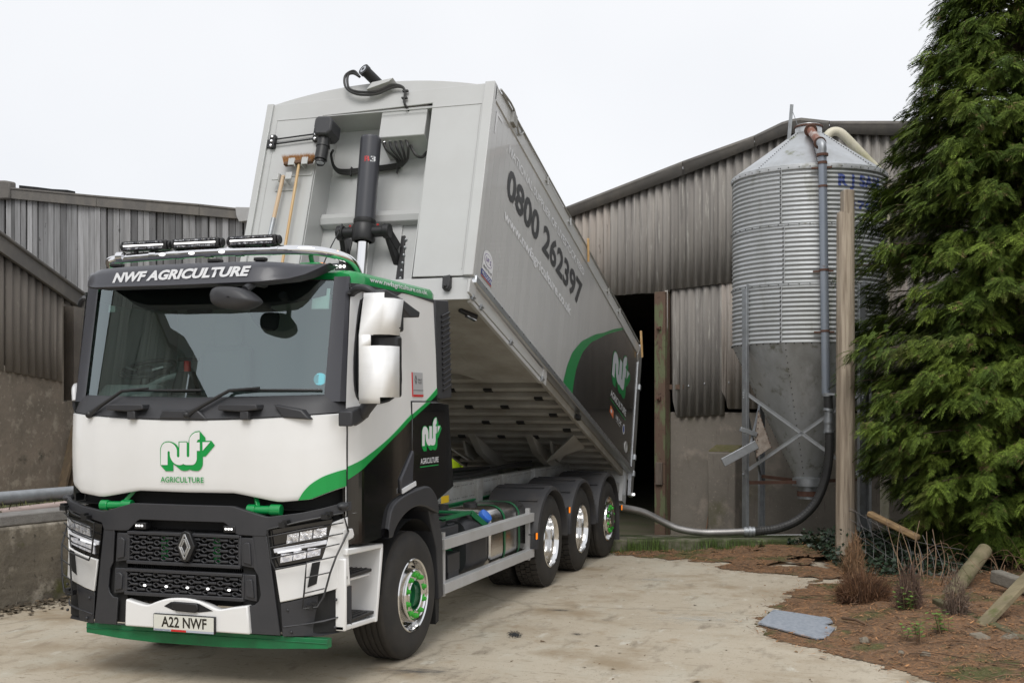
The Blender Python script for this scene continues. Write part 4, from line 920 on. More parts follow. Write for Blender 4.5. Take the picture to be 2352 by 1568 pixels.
b.bx(-.605,-.595,.02,.37,-.20,1.885); b.bx(.61,.62,.02,.37,-.20,1.93); b.bx(-.6,.615,.02,.37,1.895,1.905); b.bx(-.6,.615,.36,.37,-.25,1.90)
rec = b.obj('recess', [m_grey], body)
b = MB(); b.prism([(.36,.76),(.27,.775),(.25,.84),(.27,.90),(.36,.925)], 'x', -.595, .61); b.obj('cross_rail', [m_grey], rec, .01)
b = MB(); b.bx(.02,.30,.34,.36,-.2,.80); b.obj('back_panel', [m_grey], rec, .006)
# control box, cables, motor, tools brackets
b = MB(); b.prism([(.04,1.60),(.04,1.965),(.36,1.98),(.36,1.52)], 'x', .045, .545); cbx = b.obj('control_box', [m_grey], body, .008)
b = MB(); b.bx(.04,.55,.03,.36,1.955,1.975); b.obj('box_lid', [m_grey], cbx, .004)
b = MB()
for k in range(5):
    x = .09+.06*k; b.tube([(x,.10+.01*k,1.66),(x,.10,1.575)], .018, 8)
b.obj('cable_gland', [m_chrome], cbx, isl=True)
b = MB()
for k in range(5):
    x = .09+.06*k; b.tube(smoothline([(x,.10,1.58),(x+.03,.10,1.50),(.20+.03*k,.20,1.43),(.19+.01*k,.28,1.40)], 5), .014, 6)
b.tube(smoothline([(.36,.15,1.55),(.43,.15,1.44),(.48,.20,1.44),(.50,.25,1.52)], 5), .016, 6)
for k in range(3): b.tube(smoothline([(.2,.31,1.40+.022*k),(-.1,.315,1.385+.022*k),(-.42,.31,1.37+.022*k),(-.53,.28,1.42+.01*k),(-.52,.15,1.50),(-.45,.05,1.50)], 6), .013, 6)
for x in (-.35, .17): b.box((x,.31,1.39), (.012,.03,.10))
b.obj('hydraulic_hose', [m_hose], body, isl=True)
b = MB(); b.prism([(-.56,1.64),(-.56,1.72),(-.53,1.75),(-.40,1.74),(-.36,1.70),(-.36,1.58),(-.40,1.53),(-.54,1.54)], 'y', -.22, .0); b.bx(-.58,-.50,-.03,.02,1.30,1.70)
mo = b.obj('motor_housing', [m_plast], body, .02)
b = MB(); b.tube([(-.47,-.12,1.56),(-.475,-.12,1.30)], .065, 14); b.tube([(-.472,-.12,1.46),(-.472,-.12,1.44)], .072, 14); b.tube([(-.475,-.12,1.31),(-.475,-.12,1.27)], .05, 14); b.obj('motor', [m_blk], mo)
b = MB(); b.lathe([(.04,0),(.001,.004)], (-.475,-.12,1.268), (0,0,-1), 12); b.obj('motor_end', [m_alu], mo)
b = MB()
for z in (1.575, 1.63): b.tube([(-1.13,-.03,z-.0),(-.62,-.03,z+.03)], .008, 6)
for x, z in ((-1.12,1.60),(-.62,1.64)): b.bx(x-.03,x+.03,-.05,.0,z-.065,z+.075)
b.bx(-1.25,-1.12,-.02,.0,1.55,1.64)
b.obj('drive_rod', [m_blk], body)
b = MB()
for x, z in ((-1.12,1.60),(-.62,1.64)):
    for k in (-.05,0,.05): b.sphere((x,-.055,z+k), .016, 8, 5)
b.obj('rod_bolt', [m_chrome], body, isl=True)
for x, z in ((-.89,1.14),(-.735,1.30)):
    b = MB()
    for sx in (-1, 1): b.prism([(x+sx*.075-.035,z-.03),(x+sx*.075+.035,z-.03),(x+sx*.075+.035,z+.05),(x+sx*.075-.035,z+.05)], 'y', -.12, -.105); b.bx(x+sx*.04-.004,x+sx*.04+.004,-.11,.0,z-.04,z+.05)
    b.bx(x-.12,x+.12,-.01,.0,z-.10,z+.02)
    b.obj('tool_bracket', [m_grey], body, .004)
# work lamp / camera at the top
b = MB(); b.prism([(-.10,2.09),(.14,2.16),(.18,2.20),(-.05,2.17)], 'y', -.09, .02); b.obj('camera_bracket', [m_grey], body, .004)
b = MB(); b.tube([(-.13,-.14,2.29),(-.05,.05,2.24)], .055, 14); b.tube([(-.135,-.15,2.292),(-.12,-.11,2.283)], .062, 14); cm = b.obj('rear_motor', [m_blk], body)
b = MB(); b.lathe([(.04,0),(.018,.003)], (-.1365,-.152,2.2925), (-.38,-.9,.22), 14); b.obj('motor_end', [m_alu], cm)
b = MB()
for o in (0, .03):
    b.tube(smoothline([(-.20,-.08,2.25),(-.28,-.08,2.33-o),(-.37+o,-.08,2.28),(-.34+o,-.08,2.14),(-.20,-.08,2.05+o),(.0,-.06,2.045+o),(.16,-.05,2.11+o),(.27,-.04,2.11+o*.3),(.31,-.03,2.05),(.31,-.03,1.96),(.33,.0,1.90),(.36,.12,1.88)], 5), .013, 6)
for z in (2.07, 1.99): b.box((.31,-.03,z), (.06,.03,.014))
b.obj('motor_cable', [m_hose], body, isl=True)
# lower strip, lights
b = MB(); b.bx(-1.24,1.24,.012,.03,-.20,.026); b.obj('lower_strip', [m_grey], body, .004)
b = MB(); b.prism([(.965,.01),(1.04,.03),(1.05,-.08),(1.03,-.12),(.975,-.11)], 'y', -.05, .012); b.sphere((1.005,-.05,-.085), .02, 8, 6); b.obj('side_camera', [m_blk], body, .008)
# sides
b0 = MB(); n_pl = 47; du = 6.98/n_pl
for s in (1, -1):
    for i in range(n_pl):
        u0 = .07+du*i; u1 = u0+du-.0025
        if s == 1:
            b = MB(); b.prism([(u0,.04),(u1,.04),(u1,vt(u1)-.17),(u0,vt(u0)-.17)], 'x', 1.225, 1.25); b.obj('side_plank', [m_plank], body, smooth=0)
    b = MB(); b.prism([(.02,.0),(L_,.0),(L_,vt(L_)-.02),(.02,vt(0)-.02)], 'x', s*1.20, s*1.224); b.obj('side_wall', [m_grey], body)
    b = MB(); b.prism([(.03,vt(0)-.17),(L_,vt(L_)-.17),(L_,vt(L_)-.01),(.03,vt(0)-.01)], 'x', s*1.21, s*1.262); b.prism([(.03,vt(0)-.172),(L_,vt(L_)-.172),(L_,vt(L_)-.166),(.03,vt(0)-.166)], 'x', s*1.21, s*1.2535); b.obj('top_rail', [m_grey], body, .005)
    b = MB(); b.bx(min(s*1.19,s*1.285),max(s*1.19,s*1.285),.02,L_,-.035,.045); b.obj('bottom_rail', [m_alu], body, .008)
b = MB()
for i in range(28): u = .3+.245*i; b.bx(1.285,1.2885,u,u+.012,.02,.034)
b.obj('rail_rivet', [m_blk], body)
sm = lambda u, v, e=0: Vector((1.2505+e, u, v))
out_ = curve2([(5.957,1.82),(5.45,1.60),(4.932,1.349),(4.52,1.17),(4.189,.994),(3.90,.84),(3.679,.678),(3.52,.55),(3.428,.432),(3.34,.31),(3.299,.213),(3.26,.13),(3.24,.046)], 3)
in_ = curve2([(3.67,.046),(3.68,.18),(3.712,.312),(3.76,.44),(3.844,.559),(3.97,.71),(4.145,.85),(4.36,1.0),(4.611,1.13),(5.12,1.396),(5.6,1.62),(6.03,1.82)], 3)
b = MB(); b.add([sm(u, v, .0015) for u, v in in_+[(7.05,1.805),(7.05,.046)]], [tuple(range(len(in_)+2))]); b.obj('black_print', [mat('brown_black_print', (.022,.020,.019), .22, coat=.3)], body, smooth=0)
b = MB(); b.add([sm(u, v, .003) for u, v in out_+in_], [tuple(range(len(out_)+len(in_)))]); b.obj('green_swoosh', [mat('green_swoosh', (.006,.20,.05), .3)], body, smooth=0)
T = lambda u0, v0, e=.004, sl=0: (lambda a, h: sm(u0+a, v0+h+sl*a, e))
lettering('0800 262397', 3.06, .345, T(.645,1.19), m_decal_k, body, bold=.03)
lettering('NATIONAL SUPPLIER OF LIVESTOCK FEED', 3.14, .095, T(.59,1.645), m_decal_w, body, bold=.022)
lettering('www.nwfagriculture.co.uk', 2.66, .155, T(.645,.905), m_decal_w, body, bold=.034)
logo(lambda u, v, e: sm(u, v, .002+e), 5.52, .86, 1.15, .66, [mat('green_emblem', (.006,.20,.05), .4), mat('pale_emblem', (.50,.52,.56), .4)], body, 0)
lettering('AGRICULTURE', .99, .098, T(5.56,.665), m_decal_w, body, bold=.012)
b = MB(); b.add([sm(5.56,.618,.004), sm(6.53,.606,.004), sm(6.53,.618,.004), sm(5.56,.63,.004)], [(0,1,2,3)]); b.obj('green_rule', [m_decal_g], body)
b = MB(); b.add([sm(*p, .004) for p in ((5.573,.44),(5.60,.545),(5.80,.515),(5.80,.405))], [(0,1,2,3)]); ob = b.obj('orange_badge', [m_decal_o], body)
b = MB(); b.add([sm(5.66+.05*math.cos(t), .475+.03*math.sin(t), .006) for t in [0,1,2,3,4,5]], [tuple(range(6))]); b.obj('badge_mark', [m_decal_w], body)
lettering('NB', .15, .06, T(5.95,.455), m_decal_w, body, bold=.01); lettering('DK', .17, .06, T(6.14,.452), m_decal_w, body, bold=.01)
b = MB(); b.add([sm(5.98,.43,.004), sm(6.25,.42,.004), sm(6.25,.426,.004), sm(5.98,.436,.004)], [(0,1,2,3)]); b.obj('white_rule', [m_decal_w], body)
el = lambda u, v, a, c, n=20: [(u+a*math.cos(2*PI*i/n), v+c*math.sin(2*PI*i/n)) for i in range(n)]
flat([(el(6.47,.455,.075,.075), 0, .004), (el(6.47,.455,.045,.05), 1, .005)], sm, [m_decal_w, m_decal_b], body, 'round_badge')
b = MB(); b.lathe([(.085,.0),(.085,.012),(.065,.012),(.05,.004),(.001,.004)], (1.25,6.68,.245), (1,0,0), 20); b.obj('porthole', [m_aluflat], body)
# approval stickers
flat([([(.20,.20),(.50,.20)]+[(.35+.15*math.cos(t), .33+.10*math.sin(t)) for t in [PI*i/10 for i in range(11)]], 0, .004), (el(.35,.335,.115,.062), 1, .005), (el(.35,.335,.108,.057), 0, .006)], sm, [m_decal_w, m_decal_p], body, 'approval_sticker')
lettering('UF S', .15, .045, T(.275,.312,.008), m_decal_p, body, bold=.01)
lettering('Member No.148', .24, .03, T(.23,.225,.008), m_decal_k, body, bold=.01)
flat([([(.195,.125),(.50,.125),(.50,.195),(.195,.195)], 0, .004), ([(.195,.125),(.50,.125),(.50,.135),(.195,.135)], 1, .005)], sm, [m_decal_b, m_decal_o], body, 'maker_sticker')
lettering('MULDOON', .28, .042, T(.21,.143,.008), m_decal_w, body, bold=.012)
b = MB(); b.add([sm(*p, .003) for p in ((.13,1.86),(.30,1.86),(.33,1.83),(.18,1.83),(.16,1.62),(.13,1.62))], [(0,1,2,3,4,5)]); b.obj('corner_mark', [m_decal_w], body)
# roof sheet and its roll rail
b = MB(); rows = []
for u in (.03, 3.5, 7.1):
    rows.append([(x, u, vt(u)-.03+.155*(1-(x/1.22)**2)) for x in [-1.22+2.44*i/14 for i in range(15)]])
b.grid(rows); b.obj('roof_sheet', [m_grey], body)
for u in (.62,1.84,2.85,4.9,5.6):
    b = MB(); b.bx(1.262,1.275,u-.03,u+.03,vt(u)-.09,vt(u)-.06); b.tube([(1.28,u,vt(u)-.03),(1.285,u+.02,vt(u)-.12)], .012, 6); b.obj('sheet_clip', [m_zinc], body)
b = MB(); b.tube(smoothline([(1.275,.12,2.09),(1.29,.5,2.10),(1.28,.75,1.96),(1.275,.9,2.06)], 4), .012, 6); b.tube([(1.27,.2,2.09),(1.27,7.0,1.99)], .012, 6); b.bx(1.262,1.30,.5,.62,1.95,2.07); b.obj('sheet_rope_rail', [m_zinc], body)
b = MB(); b.tube([(1.30,3.62,2.12),(1.29,3.76,1.86)], .016, 8); b.obj('sheet_handle', [m_wood], body)
b = MB(); b.tube([(1.30,6.95,2.15),(1.30,7.15,1.80)], .018, 8); b.obj('tail_handle', [m_wood], body)
# under-body box with flap
b = MB(); b.bx(.60,1.22,.02,2.45,-.20,-.02); b.bx(-1.22,.60,.02,1.32,-.20,-.02); b.add([(.60,1.32,-.2),(.60,2.45,-.2),(-.2,1.32,-.2)], [(0,1,2)]); ub = b.obj('under_locker', [m_under], body, .004)
b = MB(); b.prism([(-.05,-.025),(2.50,-.045),(2.50,-.150),(.03,-.165)], 'x', 1.218, 1.245); b.prism([(.03,-.175),(2.50,-.158),(2.46,-.205),(.06,-.215)], 'x', 1.20, 1.240); b.obj('locker_flap', [m_grey], ub if 0 else body, .004)
b = MB()
for u in (.06,.30,1.25,2.42): b.bx(1.245,1.262,u-.025,u+.025,-.19,-.14); b.tube([(1.262,u-.03,-.165),(1.262,u+.03,-.16)], .012, 6)
b.obj('locker_latch', [m_galv], body, isl=True)
b = MB(); b.bx(1.235,1.258,2.42,2.56,-.20,-.02); b.bx(1.235,1.26,-.07,.10,-.165,-.03); b.obj('corner_plate', [m_grey], body, .004, isl=True)
b = MB(); b.beam((1.06,.24,-.205),(1.17,.42,-.225),.05,.05); b.obj('under_lamp', [m_blk], body, .01)
b = MB(); b.beam((1.10,.32,-.238),(1.16,.42,-.248),.04,.02); b.obj('lamp_glass', [m_lens], body)
b = MB(); b.bx(-1.2,1.2,.02,L_,-.03,-.005); b.obj('floor', [m_under], body)
for s in (1, -1):
    b = MB(); b.bx(min(s*1.14,s*1.185),max(s*1.14,s*1.185),2.5,L_,-.125,-.032); b.obj('floor_side', [m_under], body, .004)
for i in range(14):
    u = 2.62+.33*i; b = MB(); b.prism([(u,-.03),(u+.05,-.03),(u+.08,-.10),(u+.03,-.12),(u-.01,-.10)], 'x', -1.13, 1.13); b.obj('cross_member', [m_under], body, .006)
b = MB()
for i in range(1, 8):
    u = 2.62+.33*i
    for x in (-.62, -.05, .42, .95): b.bx(x-.05, x+.05, u-.02, u+.06, -.125, -.10) if (i+int(x*10)) % 2 else None
b.obj('member_slot', [m_matte], body, isl=True)
b = MB()
for s in (1, -1):
    b.prism([(4.7,-.15),(7.2,-.15),(7.2,-.34),(5.1,-.30)], 'x', s*.40-.05, s*.40+.05)
    b.prism([(5.0,-.15),(5.7,-.15),(5.45,-.32),(5.2,-.32)], 'x', s*.62-.02, s*.62+.02) 
b.obj('runner', [m_under], body, .006, isl=True)
b = MB()
for s in (1, -1):
    b.add([(s*1.0,4.75,-.15),(s*1.0,5.35,-.15),(s*.55,5.1,-.42),(s*1.0,4.75,-.13),(s*1.0,5.35,-.13),(s*.55,5.1,-.40)], [(0,1,2),(3,5,4),(0,2,5,3),(1,4,5,2)])
b.obj('gusset', [m_under], body, isl=True)
b = MB(); b.bx(1.20,1.25,4.06,4.16,-.12,-.06); b.obj('side_lamp', [m_blk], body)
# tailgate
b = MB(); b.prism([(L_,-.12),(7.20,-.12),(7.23,vt(7)-.02),(L_,vt(7)-.02)], 'x', -1.24, 1.24); b.obj('tailgate', [m_grey], body, .006)
b = MB()
for s in (1, -1): b.prism([(7.0,1.80),(7.08,1.70),(7.10,.05),(7.16,-.36),(7.30,-.36),(7.28,1.6),(7.27,1.95),(7.18,2.02)], 'x', s*1.215, s*1.268)
b.obj('tail_post', [m_alu], body, .006, isl=True)
b = MB()
for v in (.2,-.05,1.3): b.bx(1.268,1.29,7.20,7.27,v,v+.08)
b.obj('hinge_pin', [m_galv], body)
b = MB(); b.sphere((1.28,7.30,-.31), .02, 8, 6); b.obj('tail_led', [m_led], body)
b = MB(); b.bx(.9,1.2,6.9,7.15,-.5,-.03); b.obj('hinge_leg', [m_grey], body)
# --- front ram
rb0 = Vector((0,2.60,1.0)); rdir = (Vector((0,3.237,4.749))-rb0).normalized(); Q = lambda z: rb0+rdir*((z-1.0)/rdir.z)
b = MB(); b.tube([Q(3.84), Q(4.75)], .104, 28); b.lathe([(.104,0),(.097,.02),(.05,.035),(.001,.035)], Q(4.75), rdir, 28); ram = b.obj('lift_ram', [m_visor], truck)
b = MB(); b.lathe([(.104,-.02),(.112,0),(.112,.03),(.104,.04)], Q(3.89), rdir, 24); b.lathe([(.085,-.03),(.112,-.02),(.118,.0),(.118,.13),(.104,.15)], Q(3.73), rdir, 24)
for s in (1, -1): b.tube([Q(3.80)+Vector((s*.10,0,0)), Q(3.80)+Vector((s*.25,0,0))], .055, 14)
b.obj('ram_collar', [m_blk], ram)
b = MB(); b.tube([Q(1.0), Q(3.74)], .058, 20); b.obj('ram_rod', [m_chrome], ram)
b = MB()
for s in (1, -1): b.tube([Q(3.80)+Vector((s*.15,.0,.06)), Q(3.80)+Vector((s*.15,0,.075))], .012, 6)
b.obj('grease_cap', [m_decal_r], ram)
for s in (1, -1):
    b = MB(); p = Q(3.80)+Vector((s*.25,0,0)); b.tube([p-Vector((.035,0,0)), p+Vector((.035,0,0))], .075, 14)
    b.beam(p, p+Vector((s*.04,.16,-.15)), .05, .10); b.beam(p+Vector((0,.02,-.02)), Vector((s*.30,3.32,3.38)), .05, .09); b.beam(Vector((s*.29,3.33,3.78)), Vector((s*.33,3.18,3.30)), .10, .03, (0,1,0))
    b.obj('ram_trunnion', [m_blk], truck, .01)
b = MB()
for s in (1, -1):
    for k in range(6): b.sphere(Vector((s*.35,3.31-.028*k,3.74-.08*k)), .016, 8, 5)
b.obj('trunnion_bolt', [m_galv], truck, isl=True)
nrm = Vector((.42,-.90,0)).normalized(); sx = Vector((0,0,1)).cross(nrm).normalized()
cfn = lambda x0: (lambda a, h: Q(4.50)+(Vector((math.sin(x0+a/.1045), -math.cos(x0+a/.1045), 0)))*.1055+rdir*h)
lettering('B', .055, .062, cfn(-.05), m_decal_r, ram, bold=.03); lettering('3', .055, .062, cfn(.55), m_decal_w, ram, bold=.03)
# --- tools hanging on the headboard (things of their own)
BM = Matrix.Translation((0,2.79,3.27)) @ Matrix.Rotation(-A_, 4, 'X')
def hung(name, label, cat):
    o = bpy.data.objects.new(name, None); COL.objects.link(o); o.matrix_world = BM; tag(o, label, cat); return o
br = hung('broom', 'stiff yard broom with brown bristles hung head-up on the grey headboard', 'broom')
b = MB(); b.tube([(-.735,-.085,1.30),(-.742,-.08,.20)], .015, 8); b.obj('handle', [m_wood], br)
b = MB(); b.prism([(-.90,1.28),(-.59,1.295),(-.585,1.325),(-.60,1.335),(-.895,1.315)], 'y', -.115, -.06); b.obj('head', [mat('broom_block', (.12,.06,.03), .7)], br, .008)
b = MB(); random.seed(3)
for i in range(1100):
    x = -.90+.31*random.random(); y = -.11+.05*random.random(); k = (x+.745)/.16
    b.add([(x-.003,y,1.30),(x+.004,y,1.30),(x+.04*k+random.uniform(-.014,.014), y-random.uniform(-.02,.03), 1.392+random.uniform(-.012,.012))], [(0,1,2)])
bs = b.obj('bristles', [m_bristle], br, smooth=0); stuff(bs)
fk = hung('yard_fork', 'tool with pale wooden shaft and metal socket hung beside the broom', 'fork')
b = MB(); b.tube([(-.895,-.085,1.15),(-.925,-.08,.68)], .021, 10); b.sphere((-.893,-.085,1.155), .023, 8, 6); b.obj('shaft', [mat('pale_shaft', (.55,.40,.26), .5)], fk)
b = MB(); b.tube([(-.924,-.08,.70),(-.945,-.075,.36)], [.024,.018], 10); b.obj('socket', [m_galv], fk)
# --- person in hi-vis beyond the truck
pe = thing('person', 'person in a yellow hi-vis jacket standing behind the tipped truck', 'person', (-1.62,9.6,0))
def skin_body(name, verts, edges, rad, m, parent, lev=2):
    me = bpy.data.meshes.new(name); me.from_pydata(verts, edges, []); o = link(name, me, parent)
    sk = o.modifiers.new('skin', 'SKIN'); sk.use_smooth_shade = True
    for i, r in enumerate(rad): me.skin_vertices[0].data[i].radius = (r, r)
    me.skin_vertices[0].data[0].use_root = True
    ss = o.modifiers.new('sub', 'SUBSURF'); ss.levels = lev; ss.render_levels = lev; me.materials.append(m); return o
V_ = [(0,0,.95),(0,0,1.15),(0,0,1.38),(0,.0,1.50),(0,-.01,1.58),(0,-.02,1.66),(0,-.01,1.76),(.19,0,1.43),(.26,0,1.16),(.25,-.10,.93),(-.19,0,1.43),(-.26,0,1.16),(-.25,-.10,.93),(.10,0,.88),(.11,0,.50),(.11,.02,.10),(.11,-.12,.05),(-.10,0,.88),(-.11,0,.50),(-.11,.02,.10),(-.11,-.12,.05)]
E_ = [(0,1),(1,2),(2,3),(3,4),(4,5),(5,6),(2,7),(7,8),(8,9),(2,10),(10,11),(11,12),(0,13),(13,14),(14,15),(15,16),(0,17),(17,18),(18,19),(19,20)]
R_ = [.15,.145,.17,.07,.065,.10,.085,.075,.055,.04,.075,.055,.04,.095,.065,.05,.045,.095,.065,.05,.045]
skin_body('body', V_, E_, R_, m_skin, pe)
V2 = [(0,0,.86),(0,0,1.0),(0,0,1.2),(0,0,1.40),(.19,0,1.43),(.265,0,1.16),(.255,-.09,.96),(-.19,0,1.43),(-.265,0,1.16),(-.255,-.09,.96)]
skin_body('jacket', V2, [(0,1),(1,2),(2,3),(3,4),(4,5),(5,6),(3,7),(7,8),(8,9)], [.19,.185,.185,.18,.095,.075,.06,.095,.075,.06], m_hiviz, pe)
skin_body('trousers', [(0,0,.90),(.10,0,.86),(.11,0,.50),(.11,.01,.12),(-.10,0,.86),(-.11,0,.50),(-.11,.01,.12)], [(0,1),(1,2),(2,3),(0,4),(4,5),(5,6)], [.17,.11,.085,.075,.11,.085,.075], m_navy, pe)
b = MB(); b.lathe([(.13,0),(.125,.05),(.10,.10),(.04,.13),(.001,.135)], (0,-.01,1.72), (0,0,1), 16); b.bx(-.09,.09,-.22,-.08,1.71,1.725); b.obj('cap', [m_navy], pe)
# =================================================================== right barn
m_fc_b = mat('fibre_cement_brown', (.36,.315,.275), .9, c2=(.29,.265,.24), scale=1.5, stretch=(3,3,.35), bump=.15, bscale=30, rnd=.10, spots=[(16,.60,.70,(.14,.115,.095),(1,1,.2)), (5,.56,.68,(.19,.165,.14),(3,3,.12)), (26,.70,.75,(.42,.36,.16))])
m_fc_g = mat('fibre_cement_grey', (.285,.265,.24), .9, c2=(.215,.20,.185), scale=1.5, stretch=(3,3,.3), bump=.15, bscale=30, rnd=.12, spots=[(14,.57,.68,(.38,.365,.33),(1,1,.10)), (5,.56,.68,(.15,.14,.13),(3,3,.12)), (24,.72,.76,(.38,.32,.10))])
m_verge = mat('verge_cement', (.135,.127,.118), .9, c2=(.20,.182,.158), scale=3, stretch=(1,1,.6), lo=.45, hi=.75, bump=.3, bscale=20)
m_block = mat('render_wall', (.225,.20,.17), .92, c2=(.175,.155,.13), scale=1.2, bump=.3, bscale=14, spots=[(2.2,.54,.68,(.29,.25,.21)), (1.2,.58,.74,(.14,.13,.08)), (20,.60,.68,(.29,.25,.21)), (5,.60,.72,(.14,.115,.10),(2,2,.3))])
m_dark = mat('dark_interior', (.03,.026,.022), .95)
m_beamr = mat('rusty_green_post', (.125,.080,.056), .85, c2=(.13,.145,.075), scale=2.6, stretch=(2.5,2.5,.7), lo=.50, hi=.56, bump=.3, bscale=30, spots=[(12,.6,.7,(.06,.03,.022))])
def corr(name, parent, s0, s1, zb, zt, m, y=0, p=.159, amp=.034, ph=0, rag=0, axis='s', seed=0):
    """one corrugated sheet: zb / zt are edge functions of s"""
    n = max(6, int((s1-s0)/p*8)); b = MB(); rows = [[], [], []]
    for i in range(n+1):
        s = s0+(s1-s0)*i/n; d = amp*math.sin(2*PI*(s-ph)/p)
        z0 = zb(s); z1 = zt(s)
        for k, t in enumerate((0, .5, 1)): rows[k].append((s, y-d, z0+(z1-z0)*t))
    b.grid(rows); o = b.obj(name, [m], parent, smooth=60); q = o.modifiers.new('sol', 'SOLIDIFY'); q.thickness = .012; return o
barn = thing('corrugated_barn', 'tall barn of brown and grey corrugated sheets behind the feed silo', 'barn', (.814,14.321,0), math.radians(-15.72))
vb = [(-9,4.12),(-2,5.736),(.52,6.319),(1.9,6.668),(2.5,6.81),(2.75,6.80),(3.23,6.72),(3.82,6.63),(4.57,6.509),(11,5.40)]
vtp = [(-9,4.32),(-2.13,5.939),(.468,6.567),(1.867,6.863),(2.437,7.05),(2.684,7.066),(3.23,6.934),(4.608,6.751),(11,5.68)]
vbf = lambda s: lerp(vb, s)+.05
bd_ = [-9]+[.066+1.26*k for k in range(-6, 9)]
for i, (a, c) in enumerate(zip(bd_, bd_[1:])):
    m = m_fc_b if (c < .1 and i % 3 != 0) else m_fc_g
    lapz = (lambda s: 4.175+.03*math.sin(s*9)*.2) if c < .1 else (lambda s: 4.215+.055*(s-.05))
    corr('wall_sheet', barn, a, c+.06, lapz, vbf, m, y=-.004*(i % 2))
for a, c, m, zb in ((.119,1.21,m_fc_g,lambda s: 1.845+.05*(s-.2)+(max(0, .25-s)*5.6 if s < .25 else 0)), (1.17,2.25,m_fc_b,lambda s: 2.0+(max(0, 1.30-s)*2.5 if s < 1.30 else 0)), (2.25,3.4,m_fc_g,lambda s: 1.98), (3.4,4.5,m_fc_b,lambda s: 1.97), (4.5,5.8,m_fc_g,lambda s: 1.97), (5.8,8,m_fc_g,lambda s: 1.97)):
    corr('lower_sheet', barn, a, c, zb, lambda s: 4.45, m, y=.05)
b = MB(); b.add([(.02,-.03,4.19),(.115,-.03,4.21),(.115,-.03,3.52),(.07,-.03,3.30),(.03,-.03,3.6)], [(0,1,2,3,4)]); q = b.obj('torn_sheet', [m_fc_g], barn); q.modifiers.new('s', 'SOLIDIFY').thickness = .01
for a, c in ((-9,-4.6),(-4.6,-2.1),(-2.1,.468),(.468,1.867),(1.867,3.23),(3.23,4.608),(4.608,6.2),(6.2,8.6),(8.6,11)):
    b = MB(); n = 4 if not 1 < a < 2 else 8; S_ = [a+(c-.012-a)*i/n for i in range(n+1)]
    rows = [[(s, -.10, lerp(vb, s)) for s in S_], [(s, -.115, lerp(vtp, s)-.08) for s in S_], [(s, -.135, lerp(vtp, s)-.05) for s in S_], [(s, -.12, lerp(vtp, s)-.01) for s in S_], [(s, -.08, lerp(vtp, s)) for s in S_], [(s, .15, lerp(vtp, s)-.01) for s in S_]]
    b.grid(rows); o = b.obj('verge_cap', [m_verge], barn, smooth=50); q = o.modifiers.new('s', 'SOLIDIFY'); q.thickness = .015; q.offset = 0
b = MB()
b.add([(-9,.1,4.25),(2.6,.1,6.99),(2.6,18,6.99),(-9,18,4.25)], [(0,1,2,3)]); b.add([(11,.1,5.6),(2.6,.1,6.99),(2.6,18,6.99),(11,18,5.6)], [(0,1,2,3)]); b.obj('roof', [m_verge], barn)
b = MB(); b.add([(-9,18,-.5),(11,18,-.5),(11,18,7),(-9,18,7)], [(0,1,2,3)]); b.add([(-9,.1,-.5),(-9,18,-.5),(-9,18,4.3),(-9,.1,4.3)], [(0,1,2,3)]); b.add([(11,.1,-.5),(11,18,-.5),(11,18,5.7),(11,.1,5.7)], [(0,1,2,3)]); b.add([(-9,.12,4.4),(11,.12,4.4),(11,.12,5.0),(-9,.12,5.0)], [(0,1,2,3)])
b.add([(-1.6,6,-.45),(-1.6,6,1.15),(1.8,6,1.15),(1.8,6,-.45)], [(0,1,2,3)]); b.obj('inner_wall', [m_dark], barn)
b = MB(); b.bx(-.121,.10,-.12,.10,-.5,4.18); po = b.obj('door_post', [m_beamr], barn, .006); po['label'] = 'rusty steel door post with flaking green paint'
b = MB(); b.bx(-.082,.056,-.17,-.12,.58,1.0); b.obj('post_bracket', [mat('weathered_timber', (.16,.125,.10), .9, c2=(.10,.08,.065), scale=6, stretch=(3,3,.5))], barn, .01)
b = MB()
for z in (3.50, 2.19): b.bx(-.055,.02,-.17,-.12,z-.03,z+.03); b.sphere((-.02,-.18,z), .022, 8, 5)
b.obj('post_bolt', [m_rust], barn)
b = MB(); b.bx(.10,8.5,.10,.32,-.6,1.935); bw = b.obj('block_wall', [m_block], barn, .01)
b = MB(); b.prism([(-.28,-.5),(.09,-.5),(.09,1.33),(-.22,1.25),(-.28,1.22)], 'x', 1.03, 1.56); b.obj('buttress', [m_block], barn, .025)
b = MB(); b.prism([(-.27,1.232),(-.22,1.262),(.09,1.345),(.09,1.335)], 'x', 1.04, 1.55); b.obj('buttress_moss', [mat('moss_top', (.10,.095,.03), .95, c2=(.14,.12,.07), scale=12)], barn)
b = MB(); b.beam((.895,-.10,-.4),(1.03,-.06,.56),.05,.02); pk = b.obj('lath', [mat('weathered_lath', (.24,.15,.10), .85)]); pk.matrix_world = Matrix.Translation((.814,14.321,0)) @ Matrix.Rotation(math.radians(-15.72), 4, 'Z'); tag(pk, 'thin reddish wooden lath leaning against the rendered barn wall', 'lath')
b = MB(); b.bx(.11,.40,.04,.09,2.36,2.45); b.obj('sheet_rail', [m_beamr], barn)
for s, z in ((.52,2.42),(.84,2.46),(1.32,2.47)):
    b = MB(); b.sphere((s,.05-.045,z), .018, 8, 5); b.obj('sheet_bolt', [m_galv], barn)
